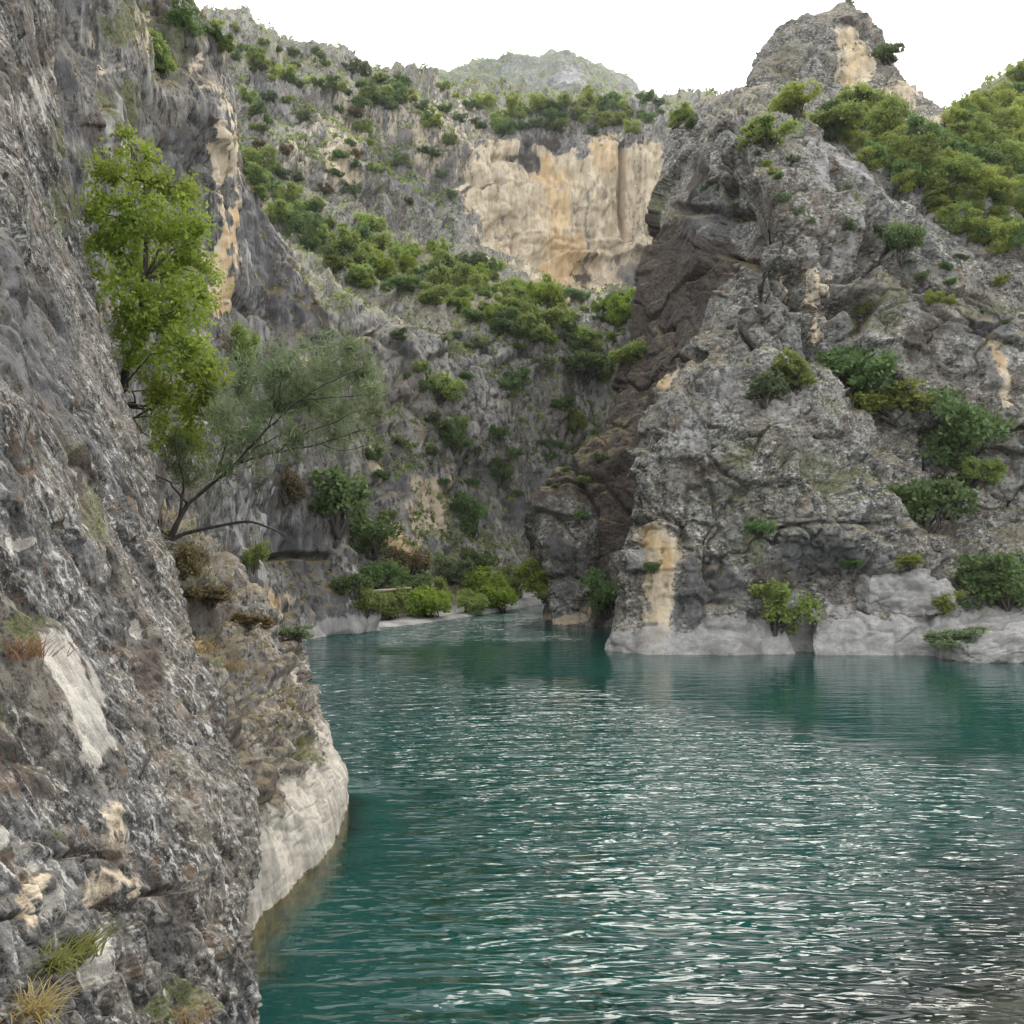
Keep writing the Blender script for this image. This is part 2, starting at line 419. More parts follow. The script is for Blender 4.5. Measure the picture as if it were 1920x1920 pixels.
def bedding(P, t, n, st=1.0, sb=1.0, sn=2.0):
    """Coordinates along the bedding (t), across it (b) and through it (n)."""
    t = np.array(t, float); t /= np.linalg.norm(t); n = np.array(n, float); n -= t * (t @ n); n /= np.linalg.norm(n); b = np.cross(n, t)
    return np.stack([P @ t * st, P @ b * sb, P @ n * sn], -1)

def water_foot(rows, drop=2.5):
    """Adds a row below the waterline so that the rock goes on under water."""
    f = []
    for (x, y, d) in rows[0]:
        p = ray(x, y, d); p = p + np.array([0, -0.35, -drop]); a, b = project(p); f.append((float(a), float(b), float(p[1])))
    return [f] + rows

# ---- near cliff on the left -------------------------------------------------
ys = [2250, 2080, 1920, 1740, 1500, 1300, 1150, 1000, 850, 720, 600, 450, 300, 150, 0, -160, -330]
ex = [512, 500, 488, 482, 462, 404, 344, 302, 280, 238, 192, 160, 132, 108, 92, 70, 40]
ed = [6.2, 6.6, 7.0, 7.5, 8.2, 9.0, 9.7, 10.4, 11.1, 11.8, 12.5, 13.3, 14.2, 15.1, 16.0, 17.0, 18.2]
ld = [2.9, 3.1, 3.4, 3.7, 4.25, 4.75, 5.2, 5.7, 6.3, 6.9, 7.5, 8.4, 9.4, 10.4, 11.5, 12.7, 14.0]
rows = []
for y, e, de, dl in zip(ys, ex, ed, ld):
    r = [(-900, y, dl * 0.62), (-350, y, dl * 0.80), (0, y, dl)]
    for t in (0.33, 0.66, 0.9):
        r.append((e * t, y, dl + (de - dl) * t ** 1.25))
    r += [(e, y, de), (e - 14, y, de * 1.10), (e - 90, y, de * 1.35), (e - 260, y, de * 1.7)]
    rows.append(r)
NEAR_T, NEAR_N = (0.05, 0.50, -0.86), (0.35, 0.80, 0.48)
def relief_near(P, px, py):
    S = bedding(P, NEAR_T, NEAR_N, 0.65, 1.0, 1.5)
    r = 0.13 * fbm(P * 0.5, 3, 1)
    r += 0.085 * blocks(S * 0.8 + 0.25 * fbm(P * 1.3, 2, 5)[..., None], 2, 0.85, 0.8, 0.12, 18)
    r += 0.042 * blocks(S * 2.1 + 0.2 * fbm(P * 3, 2, 6)[..., None], 3, 0.9, 0.8, 0.16, 18)
    low = sstep(1350, 1800, py)
    r += (0.020 + 0.04 * low) * blocks(S * np.array([1, 1, 0.8]) * 4.6 + 0.2 * fbm(P * 6, 2, 8)[..., None], 4, 1.0, 0.6, 0.16)
    r += 0.022 * ridged(S * 2.2, 3, 9) - 0.015
    r += 0.012 * fbm(P * 9, 3, 10, 0.6)
    r *= 1 - 0.6 * sstep(0.05, 0.6, stroke(px, py, [(105, 1215), (150, 1290), (185, 1390)], 75))
    r += -0.09 * np.maximum.reduce([stroke(px, py, l, w) for l, w in (([(118, 985), (150, 1050), (205, 1130), (250, 1185)], 13), ([(118, 720), (150, 765)], 8), ([(140, 790), (175, 850), (200, 880)], 9), ([(30, 840), (60, 880)], 9), ([(255, 1010), (250, 1110), (285, 1190)], 6), ([(130, 1595), (180, 1590), (225, 1610)], 10), ([(260, 1600), (270, 1690)], 7), ([(280, 1670), (350, 1665)], 9), ([(170, 1690), (260, 1700)], 14), ([(0, 1715), (70, 1705)], 9), ([(210, 1340), (240, 1370)], 7), ([(200, 1440), (210, 1480)], 6), ([(400, 1330), (440, 1400)], 12))])
    return r
def masks_near(a, x, y, P):
    a['pale'] = np.maximum.reduce([stroke(x, y, [(105, 1215), (150, 1290), (185, 1390)], 48) * 1.15, blob(x, y, 145, 930, 9, 16), blob(x, y, 68, 1015, 12, 24, -0.6),
                                   blob(x, y, 265, 1175, 10, 16), blob(x, y, 12, 1555, 20, 26), 0.62 * blob(x, y, 185, 1820, 32, 90, 0.2), blob(x, y, 110, 1690, 20, 50) * .5, blob(x, y, 70, 180, 40, 60, 0.8) * 0.6])
    a['moss'] = np.maximum.reduce([0.8 * blob(x, y, 40, 1180, 70, 40), 0.8 * blob(x, y, 60, 1350, 25, 60), blob(x, y, 345, 1880, 60, 50), 0.8 * blob(x, y, 120, 1570, 16, 24), blob(x, y, 150, 250, 40, 90), blob(x, y, 130, 400, 25, 60) * 0.9, blob(x, y, 175, 960, 30, 70) * .75, 0.7 * blob(x, y, 140, 850, 40, 26)])
    a['rust'] = np.maximum.reduce([0.6 * stroke(x, y, [(50, 1300), (70, 1420), (110, 1480)], 30), 0.42 * blob(x, y, 215, 1600, 40, 90), 0.42 * blob(x, y, 330, 1690, 40, 50), 0.6 * blob(x, y, 275, 1240, 30, 60), 0.8 * blob(x, y, 150, 870, 40, 25, 0.6), 0.5 * blob(x, y, 80, 90, 40, 60)])
    a['dark'] = np.maximum.reduce([0.55 * stroke(x, y, [(120, 980), (210, 1130), (260, 1190)], 26), 0.5 * stroke(x, y, [(30, 1500), (100, 1560), (130, 1620)], 40), 0.55 * blob(x, y, 40, 640, 120, 260, -.5)])
    a['tan'] = np.maximum.reduce([0.55 * blob(x, y, 220, 1550, 30, 60), 0.6 * blob(x, y, 65, 1690, 25, 60), 0.5 * blob(x, y, 200, 1660, 60, 30)])
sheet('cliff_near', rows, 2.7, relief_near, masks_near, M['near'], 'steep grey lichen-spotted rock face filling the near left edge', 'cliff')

# ---- pale-footed spur behind it ---------------------------------------------
rows = [
 [(330, 1990, 7.42), (400, 1860, 8.57), (470, 1745, 9.93), (540, 1660, 11.25), (615, 1592, 12.6), (652, 1503, 14.9), (625, 1455, 16.6), (530, 1420, 18.0), (430, 1390, 19.5)],
 [(330, 1750, 7.9), (390, 1630, 8.9), (452, 1535, 10.2), (512, 1492, 11.6), (590, 1450, 13.0), (643, 1432, 15.2), (610, 1395, 17.0), (520, 1370, 18.6), (420, 1350, 20)],
 [(320, 1500, 8.6), (370, 1410, 9.6), (424, 1356, 11.0), (482, 1336, 12.3), (548, 1330, 13.8), (603, 1356, 15.7), (580, 1330, 17.6), (500, 1310, 19), (400, 1290, 20.5)],
 [(300, 1290, 9.6), (330, 1210, 10.6), (372, 1186, 12.0), (432, 1192, 13.3), (500, 1210, 14.8), (566, 1258, 16.5), (556, 1245, 18.2), (490, 1235, 20), (390, 1220, 22)],
 [(285, 1170, 10.6), (305, 1090, 11.6), (342, 1062, 13.0), (402, 1078, 14.5), (472, 1120, 16.0), (545, 1196, 17.6), (540, 1200, 19.2), (480, 1190, 21), (380, 1180, 23)],
 [(280, 1070, 12.0), (295, 990, 13.5), (325, 985, 15.0), (384, 1020, 17.0), (452, 1075, 18.5), (525, 1165, 20), (525, 1185, 21.0), (470, 1185, 23), (370, 1180, 25)],
 [(260, 1020, 15.0), (290, 990, 17.0), (325, 995, 19.0), (384, 1050, 21.0), (452, 1110, 22), (515, 1180, 23), (515, 1195, 24.0), (460, 1200, 26), (360, 1200, 28)],
]
rows = water_foot(rows, 2.0)
def relief_spur(P, px, py):
    S = dip(P, 0.2, 0.5, 1, 1, 2.0)
    k = sstep(0.2, 1.6, P[..., 2])
    r = (0.08 + 0.12 * k) * fbm(P * 0.6, 4, 21)
    r += (0.015 + 0.22 * k) * (blocks(S * 0.85 + 0.3 * fbm(P, 2, 22)[..., None], 23, 1.0, 0.5, 0.12))
    r += (0.008 + 0.08 * k) * blocks(S * 2.0 + 0.2 * fbm(P * 3, 2, 24)[..., None], 25, 1.0, 0.6, 0.15)
    r += (0.008 + 0.03 * k) * ridged(P * 2.4, 4, 26)
    r += (0.010 + 0.02 * k) * fbm(P * 7, 3, 27, 0.6) + 0.05 * (1 - k) * fbm(P * np.array([1.6, 1.6, 0.25]), 3, 31)
    r += -0.10 * sstep(0.82, 0.98, ridged(P * np.array([0.9, 0.9, 0.12]), 1, 28)) 
    return r
def masks_spur(a, x, y, P):
    z = P[..., 2] + 0.35 * fbm(P * 0.8, 3, 29) + 0.15 * fbm(P * 4, 2, 30)
    a['pale'] = np.maximum(0.9 * (1.0 - sstep(0.55, 1.2, z)), 0.8 * blob(x, y, 548, 1265, 22, 20)) * sstep(-0.02, 0.05, P[..., 2])
    a['moss'] = np.maximum.reduce([0.75 * blob(x, y, 570, 1410, 50, 26), 0.6 * blob(x, y, 400, 1220, 60, 70), 0.8 * blob(x, y, 350, 1080, 60, 90)])
    a['orange'] = np.maximum.reduce([1 - sstep(-0.03, 0.03, P[..., 2]), 0.42 * blob(x, y, 385, 1205, 40, 50, 0.5)])
    a['rust'] = np.maximum.reduce([0.7 * blob(x, y, 420, 1430, 50, 120), 0.6 * blob(x, y, 500, 1475, 50, 40), 0.7 * blob(x, y, 400, 1130, 60, 50)])
sheet('cliff_spur', rows, 2.9, relief_spur, masks_spur, M['spur'], 'brown rock spur with bleached cream foot dipping into the water', 'cliff')

# ---- tall wall on the left bank ---------------------------------------------
ys = [1212, 1130, 1050, 950, 800, 650, 550, 450, 350, 270, 190, 100, 0, -150, -330]
ar = [520, 492, 478, 468, 455, 445, 436, 430, 426, 415, 398, 345, 292, 262, 240]
eg = [690, 668, 648, 640, 648, 620, 585, 524, 490, 446, 432, 366, 320, 296, 280]
rows = []
for i, (y, a_, e_) in enumerate(zip(ys, ar, eg)):
    t = (1212 - y) / 1212.0
    da, de = 37.5 + 2.0 * t, 44.8 + 1.0 * t
    y2 = y - 30 if i == 0 else y
    rows.append([(-330, y + 60, 15 + 3 * t), (-60, y + 40, 19 + 4 * t), (120, y + 25, 25 + 3 * t), (250, y + 10, 30 + 2.5 * t), (a_ - 60, y, da - 2.5), (a_, y, da),
                 (a_ + (e_ - a_) * .25, y, da + 2.8), (a_ + (e_ - a_) * .7, (y + y2) / 2, da + (de - da) * .8), (e_, y2, de), (e_ - 10, y2, de * 1.05), (e_ - 60, y2, de * 1.2), (e_ - 170, y2, de * 1.5)])
rows = water_foot(rows)
def relief_left(P, px, py):
    S = P * np.array([1, 1, 0.5])
    r = 1.1 * fbm(P * 0.13, 3, 41)
    r += 0.55 * blocks(S * 0.20 + 0.2 * fbm(P * 0.4, 2, 42)[..., None], 43, 1.0, 0.5, 0.12)
    r += 0.22 * blocks(P * np.array([1, 1, 0.45]) * 0.6 + 0.2 * fbm(P, 2, 44)[..., None], 45, 1.0, 0.6, 0.15)
    r += 0.13 * ridged(P * np.array([0.7, 0.7, 0.16]), 4, 46)
    r += 0.07 * fbm(P * 2.0, 3, 47, 0.55)
    r += -0.9 * stroke(px, py, [(505, 1045), (560, 1038), (615, 1042)], 9)
    return r
def masks_left(a, x, y, P):
    z = P[..., 2] + 0.3 * fbm(P * 0.8, 3, 48)
    a['pale'] = np.maximum.reduce([0.9 * (1 - sstep(0.3, 1.0, z)), 0.8 * stroke(x, y, [(490, 900), (500, 1100)], 10), .8 * stroke(x, y, [(440, 900), (450, 1060)], 10), 0.6 * blob(x, y, 500, 620, 40, 60), 0.6 * stroke(x, y, [(622, 960), (640, 1130)], 12)])
    a['tan'] = np.maximum.reduce([stroke(x, y, [(400, 225), (425, 330), (428, 450), (432, 545)], 19) * 1.2, stroke(x, y, [(562, 600), (566, 730)], 16) * 1.3, 0.5 * stroke(x, y, [(365, 120), (395, 210)], 18), 0.4 * blob(x, y, 270, 60, 20, 60), 0.4 * stroke(x, y, [(200, 0), (215, 120)], 18)])
    a['orange'] = np.maximum(0.8 * stroke(x, y, [(425, 360), (432, 450), (438, 580)], 14), 0.6 * blob(x, y, 510, 1120, 40, 30))
    a['dark'] = np.maximum.reduce([0.75 * stroke(x, y, [(470, 380), (530, 560), (560, 640)], 55), 0.8 * blob(x, y, 140, 80, 30, 120), 0.5 * blob(x, y, 350, 320, 30, 150), 0.75 * blob(x, y, 570, 1030, 50, 60), 0.5 * blob(x, y, 600, 1130, 60, 60)])
    a['moss'] = np.maximum.reduce([0.8 * blob(x, y, 310, 90, 50, 80), 0.6 * blob(x, y, 255, 40, 60, 60), 0.6 * blob(x, y, 220, 190, 60, 60), 0.6 * blob(x, y, 460, 660, 40, 70), .6 * blob(x, y, 480, 1180, 60, 60)])
    a['rust'] = np.maximum.reduce([0.6 * blob(x, y, 530, 920, 50, 50), 0.45 * blob(x, y, 590, 590, 50, 60)])
sheet('cliff_left', rows, 3.0, relief_left, masks_left, M['left'], 'tall grey wall on the left bank with a narrow tan rib', 'cliff')

# ---- head of the gorge: lower wall, wooded ledge, orange back wall, rim -------
X = [380, 470, 560, 640, 700, 780, 860, 940, 1010, 1080, 1160, 1250, 1340]
def lay(ys, ds, xs=None): return [(x, y, d) for x, y, d in zip(xs or X, ys, ds)]
rows = [
 lay([1215, 1205, 1195, 1188, 1178, 1170, 1159, 1146, 1134, 1128, 1126, 1125, 1125], [38, 39.5, 41.5, 43, 45.6, 48, 51.8, 57.1, 63.2, 66.7, 68, 68.6, 68.6]),
 lay([1195, 1185, 1175, 1165, 1155, 1148, 1138, 1125, 1112, 1106, 1104, 1104, 1104], [40, 41.5, 43.5, 46, 49, 52, 56, 61, 67, 70, 72, 73, 73]),
 lay([1150, 1140, 1120, 1100, 1075, 1068, 1060, 1050, 1040, 1035, 1035, 1035, 1035], [43, 45, 47, 50, 54, 57, 61, 66, 71, 74, 76, 77, 77]),
 lay([1000, 1000, 1000, 990, 980, 975, 970, 965, 960, 955, 950, 950, 950], [48, 49, 51, 54, 57, 60, 63, 67.5, 72, 75, 77, 78, 78]),
 lay([850, 850, 850, 850, 845, 840, 840, 840, 840, 835, 830, 830, 830], [49, 50, 52, 55, 58, 61, 64, 68.3, 72.6, 75.6, 77.6, 78.6, 78.6]),
 lay([700, 700, 700, 700, 705, 705, 710, 715, 720, 720, 715, 710, 710], [50.5, 51.5, 54, 57, 60, 63, 66, 70, 74.5, 78, 80, 81, 81]),
 lay([560, 560, 560, 570, 580, 590, 605, 615, 618, 622, 615, 605, 600], [53.5, 54.5, 57, 60, 63, 66.5, 70, 74.5, 79, 83, 86, 87, 87]),
 lay([470, 480, 490, 505, 515, 528, 545, 562, 575, 588, 590, 580, 570], [72, 73, 75, 79, 83, 88, 93, 99, 105, 110, 113, 114, 114]),
 lay([330, 340, 380, 415, 435, 445, 460, 490, 520, 540, 530, 505, 490], [98, 101, 105, 109, 114, 120, 128, 136, 142, 146, 148, 149, 149]),
 lay([255, 262, 280, 295, 315, 340, 350, 370, 380, 385, 385, 375, 370], [108, 111, 115, 119, 124, 130, 136, 141, 146, 149, 151, 152, 152]),
 lay([175, 180, 188, 200, 210, 222, 250, 255, 238, 218, 248, 262, 262], [116, 120, 125, 130, 134, 138, 141, 145, 149, 151, 154, 155, 155]),
 lay([120, 135, 150, 162, 172, 190, 215, 222, 205, 195, 215, 225, 225], [130, 134, 139, 144, 148, 152, 154, 157, 159, 160, 163, 165, 165]),
 lay([20, 62, 98, 112, 145, 162, 172, 182, 186, 188, 196, 198, 200], [165, 168, 172, 176, 180, 184, 186, 188, 190, 192, 194, 196, 196]),
 lay([60, 95, 125, 140, 165, 178, 190, 198, 200, 202, 210, 212, 214], [220, 225, 228, 230, 234, 236, 238, 240, 242, 244, 246, 248, 248]),
 lay([300, 320, 330, 340, 350, 360, 370, 380, 380, 380, 390, 390, 390], [300, 300, 300, 300, 300, 300, 300, 300, 300, 300, 300, 300, 300]),
]
rows = water_foot(rows)
def relief_back(P, px, py):
    up = sstep(700, 400, py)
    og = sstep(-40, 40, px - 855) * sstep(225, 285, py) * (1 - sstep(470, 560, py))     # the clean orange wall is smoother
    r = (1.6 + 1.8 * up) * fbm(P * 0.055, 3, 61)
    r += (1.0 + 1.3 * up) * (1 - 0.65 * og) * blocks(P * np.array([1, 1, 0.6]) * (0.16 - 0.06 * up)[..., None] + 0.25 * fbm(P * 0.2, 2, 62)[..., None], 63, 1.0, 0.5, 0.12)
    r += (0.35 + 0.4 * up) * (1 - 0.6 * og) * blocks(P * np.array([1, 1, 0.8]) * 0.36 + 0.25 * fbm(P * 0.6, 2, 64)[..., None], 65, 1.0, 0.6, 0.15)
    r += (0.22 + 0.25 * up) * ridged(P * np.array([0.35, 0.35, 0.08]), 4, 66)
    r += 0.16 * fbm(P * 1.0, 3, 67, 0.55)
    r += 0.9 * og * ridged(P * np.array([0.16, 0.16, 0.02]), 3, 69) + 0.5 * og * blocks(P * np.array([0.3, 0.3, 0.12]), 60, 0.6, 0.8, 0.08, 30)
    r += -2.6 * stroke(px, py, [(1155, 290), (1160, 400), (1165, 450)], 9) - 1.6 * stroke(px, py, [(962, 445), (962, 480)], 6)
    r += -1.3 * stroke(px, py, [(880, 330), (905, 350), (930, 350)], 14) - 1.2 * stroke(px, py, [(925, 295), (960, 303)], 6)
    return r * sstep(0.2, 3.0, P[..., 2] + 0.6)
def masks_back(a, x, y, P):
    z = P[..., 2] + 0.4 * fbm(P * 0.6, 3, 68)
    wall = sstep(855, 905, x) * sstep(-8, 14, y - np.interp(x, [870, 930, 985, 1010, 1060, 1100, 1150, 1200, 1240], [268, 262, 292, 305, 300, 282, 278, 292, 300])) * np.interp(x, [860, 1040, 1120, 1180, 1260], [1.1, 1.15, 0.9, 0.7, 0.7]) * (1 - sstep(0, 60, y - np.interp(x, [860, 960, 1060, 1130, 1200, 1260], [390, 480, 540, 520, 470, 430])))
    a['tan'] = np.maximum.reduce([0.85 * wall, 0.36 * sstep(440, 520, x) * (1 - sstep(880, 960, x)) * sstep(160, 200, y) * (1 - sstep(300, 360, y)), 0.8 * blob(x, y, 632, 320, 22, 55), 0.85 * blob(x, y, 800, 945, 50, 50), 0.7 * blob(x, y, 690, 870, 24, 40), 0.7 * blob(x, y, 845, 920, 12, 55), 0.5 * blob(x, y, 740, 1020, 70, 40)])
    a['orange'] = np.maximum.reduce([stroke(x, y, [(1025, 330), (1030, 420), (1050, 530)], 38) * 1.0, 0.7 * stroke(x, y, [(1120, 270), (1135, 330)], 30), .6 * blob(x, y, 760, 1030, 60, 40)])
    a['pale'] = np.maximum.reduce([1 - sstep(0.5, 0.95, z), 0.3 * blob(x, y, 930, 330, 40, 40), 0.5 * blob(x, y, 520, 230, 60, 60), 0.55 * blob(x, y, 1010, 640, 110, 40, 0.15), 0.5 * blob(x, y, 940, 960, 20, 60), .5 * blob(x, y, 1100, 620, 50, 40)])
    a['dark'] = np.maximum.reduce([0.42 * stroke(x, y, [(1072, 300), (1085, 520)], 18), 0.42 * stroke(x, y, [(1110, 340), (1112, 430)], 22), 0.42 * stroke(x, y, [(1135, 300), (1140, 470)], 10), 0.5 * stroke(x, y, [(1190, 300), (1200, 460)], 12), 0.5 * stroke(x, y, [(990, 270), (985, 330)], 20), 0.45 * stroke(x, y, [(940, 400), (945, 470)], 14), 0.8 * blob(x, y, 740, 870, 45, 60), 0.7 * blob(x, y, 980, 950, 50, 50), 0.6 * blob(x, y, 740, 290, 70, 90), 0.6 * blob(x, y, 840, 340, 30, 90), 0.6 * blob(x, y, 1190, 510, 60, 40), 0.55 * blob(x, y, 780, 650, 40, 60)])
    a['rust'] = np.maximum.reduce([0.8 * blob(x, y, 1015, 280, 34, 30), 0.7 * blob(x, y, 1085, 525, 24, 30), 0.55 * blob(x, y, 900, 355, 30, 14), 0.5 * blob(x, y, 560, 200, 80, 24), 0.45 * blob(x, y, 860, 800, 40, 40)])
    a['moss'] = np.maximum.reduce([0.6 * blob(x, y, 800, 520, 140, 50, 0.3), 0.5 * blob(x, y, 560, 400, 50, 90), 0.45 * blob(x, y, 1000, 800, 50, 80), 0.55 * blob(x, y, 760, 1070, 140, 40), 0.5 * blob(x, y, 900, 180, 320, 24), 0.5 * blob(x, y, 520, 110, 120, 40), 0.6 * blob(x, y, 1170, 560, 60, 40)])
sheet('cliff_back', rows, 2.7, relief_back, masks_back, M['back'], 'scrubby back wall of the gorge with an orange cliff under its rim', 'cliff')

# ---- far mountain -----------------------------------------------------------
rows = [
 [(560, 420, 380), (700, 420, 380), (850, 420, 380), (1000, 420, 380), (1100, 420, 380), (1200, 420, 380), (1320, 420, 380), (1450, 420, 380)],
 [(560, 250, 420), (700, 250, 420), (850, 230, 420), (1000, 230, 420), (1100, 230, 420), (1190, 240, 420), (1300, 260, 420), (1450, 300, 420)],
 [(560, 200, 450), (700, 190, 460), (840, 175, 460), (990, 165, 455), (1090, 165, 450), (1165, 195, 450), (1280, 235, 450), (1450, 300, 450)],
 [(560, 180, 500), (720, 166, 510), (850, 140, 515), (960, 121, 510), (1050, 114, 500), (1120, 136, 500), (1270, 215, 500), (1450, 290, 500)],
 [(560, 190, 560), (720, 176, 570), (850, 150, 570), (960, 131, 570), (1050, 122, 560), (1130, 146, 560), (1270, 225, 560), (1450, 300, 560)],
 [(560, 300, 650), (720, 300, 650), (850, 300, 650), (960, 300, 650), (1050, 300, 650), (1130, 300, 650), (1270, 320, 650), (1450, 350, 650)],
]
def relief_far(P, px, py):
    return 5 * fbm(P * 0.02, 4, 71) + 4 * blocks(P * 0.045, 72, 1.0, 0.4, 0.15) + 2.0 * ridged(P * 0.09, 4, 73)
def masks_far(a, x, y, P):
    a['moss'] = np.maximum(0.75 * blob(x, y, 860, 170, 130, 40, -0.2), 0.5 * blob(x, y, 1020, 130, 60, 14))
    a['pale'] = 0.65 * blob(x, y, 1080, 165, 60, 30)
sheet('mountain_far', rows, 3.6, relief_far, masks_far, M['far'], 'hazy grey mountain top showing above the gorge rim', 'mountain')

# ---- big rock on the right --------------------------------------------------
rows = [
 [(930, 1160, 62), (985, 1165, 53), (1030, 1172, 47.4), (1058, 1173, 47.0), (1120, 1175, 46.4), (1280, 1180, 45), (1450, 1185, 43.6), (1600, 1190, 42), (1760, 1195, 41), (1920, 1200, 40), (2200, 1205, 39), (2600, 1210, 38)],
 [(930, 1090, 62), (985, 1090, 53.5), (1020, 1100, 48.2), (1062, 1100, 47.2), (1140, 1100, 46.2), (1290, 1100, 44.5), (1450, 1100, 43), (1600, 1100, 41.5), (1760, 1100, 41), (1920, 1100, 40), (2200, 1100, 39), (2600, 1100, 38)],
 [(930, 1000, 63), (985, 1000, 54.5), (1014, 1000, 49), (1080, 1000, 47.6), (1190, 1000, 46), (1320, 1000, 44), (1450, 1000, 42), (1600, 1000, 41), (1760, 1000, 41), (1920, 990, 40.5), (2200, 990, 39.5), (2600, 980, 39)],
 [(960, 900, 65), (1015, 900, 56), (1040, 905, 50), (1110, 900, 48.4), (1215, 900, 46), (1330, 900, 43.5), (1450, 890, 41.5), (1600, 890, 41), (1760, 880, 41), (1920, 880, 40.8), (2200, 870, 40), (2600, 860, 40)],
 [(1060, 810, 67), (1110, 805, 58), (1136, 808, 51.5), (1180, 800, 49.6), (1250, 790, 46.4), (1340, 790, 43.5), (1450, 790, 41.5), (1600, 790, 41.5), (1760, 780, 41.5), (1920, 780, 41.2), (2200, 770, 40.5), (2600, 750, 41)],
 [(1080, 700, 69), (1125, 700, 60), (1152, 700, 53), (1215, 700, 50.4), (1288, 700, 46.6), (1345, 695, 43.2), (1450, 690, 42), (1600, 690, 42.5), (1760, 690, 42.5), (1920, 690, 42), (2200, 680, 42), (2600, 650, 42.5)],
 [(1120, 560, 71), (1170, 560, 62), (1198, 560, 55), (1255, 560, 51.6), (1318, 560, 47.2), (1368, 560, 43.5), (1450, 560, 42.6), (1590, 560, 43.6), (1750, 570, 43.8), (1920, 600, 43.4), (2200, 620, 43), (2600, 620, 44)],
 [(1140, 450, 73), (1190, 450, 64), (1216, 450, 57), (1285, 455, 52.4), (1360, 470, 47.2), (1400, 460, 44.2), (1470, 440, 43.6), (1590, 440, 45), (1745, 480, 45.2), (1920, 540, 45), (2200, 590, 44.5), (2600, 600, 46)],
 [(1150, 345, 74), (1205, 345, 66), (1232, 345, 58), (1285, 350, 53.5), (1350, 350, 49.5), (1390, 330, 46.8), (1460, 320, 46), (1580, 345, 47), (1735, 415, 47.5), (1920, 495, 47), (2200, 575, 46.5), (2600, 590, 48)],
 [(1180, 240, 76), (1232, 235, 68), (1262, 225, 60), (1300, 215, 56), (1350, 205, 53), (1400, 205, 51.5), (1460, 215, 50.5), (1560, 280, 49.8), (1725, 365, 50), (1920, 457, 49.6), (2200, 565, 49), (2600, 585, 51)],
 [(1210, 230, 80), (1262, 215, 72), (1295, 200, 65), (1335, 185, 61), (1375, 172, 59), (1420, 178, 58), (1480, 205, 57), (1580, 262, 56.5), (1735, 345, 57), (1920, 435, 57), (2200, 545, 57), (2600, 560, 58)],
 [(1240, 260, 86), (1290, 240, 79), (1320, 222, 73), (1360, 210, 69), (1400, 205, 67), (1440, 205, 66), (1500, 215, 66), (1600, 250, 67), (1740, 325, 68), (1920, 425, 69), (2200, 530, 70), (2600, 550, 72)],
 [(1270, 420, 95), (1320, 400, 90), (1350, 380, 86), (1390, 360, 84), (1430, 340, 84), (1470, 330, 84), (1520, 330, 84), (1610, 340, 84), (1740, 390, 84), (1920, 480, 84), (2200, 580, 84), (2600, 600, 84)],
]
rows = [[(r[2][0] + 95, r[2][1], r[2][2] + 14), (r[2][0] + 18, r[2][1], r[2][2] + 4.5)] + r[2:] for r in rows]
rows = water_foot(rows)
def relief_right(P, px, py):
    lf = sstep(1380, 1300, px)
    S = dip(P, 0.15, -0.35, 1, 1, 1.5)
    r = 0.9 * fbm(P * 0.14, 3, 81)
    r += 1.1 * blocks(S * 0.15 + 0.25 * fbm(P * 0.3, 2, 82)[..., None], 83, 1.2, 1.0, 0.06, 34) * (1 - 0.6 * lf)
    r += (0.34 - 0.2 * lf) * blocks(S * 0.45 + 0.2 * fbm(P, 2, 84)[..., None], 85, 1.0, 0.9, 0.10, 28)
    r += (0.10 - 0.04 * lf) * blocks(P * 1.15 + 0.2 * fbm(P * 2, 2, 86)[..., None], 87, 1.0, 0.6, 0.16, 26)
    r += 0.07 * ridged(P * np.array([0.8, 0.8, 0.4]), 4, 88)
    r += 0.04 * fbm(P * 2.4, 3, 89, 0.6)
    r += -0.9 * stroke(px, py, [(1395, 480), (1350, 560), (1340, 650)], 14)
    r += -1.5 * stroke(px, py, [(1512, 500), (1515, 580), (1535, 660)], 20) - 0.8 * stroke(px, py, [(1620, 430), (1640, 470)], 18)
    r += -0.9 * stroke(px, py, [(1545, 265), (1620, 420), (1625, 520)], 14) - 0.8 * stroke(px, py, [(1500, 262), (1535, 275)], 8)
    r += -0.8 * stroke(px, py, [(1250, 385), (1320, 400), (1380, 400)], 14) - 0.7 * stroke(px, py, [(1060, 850), (1110, 960), (1105, 1090)], 12)
    r *= 1 - 0.75 * sstep(58.5, 61, P[..., 1]) * sstep(1345, 1315, px) * sstep(560, 480, py)      # quiet back of the arete
    return r
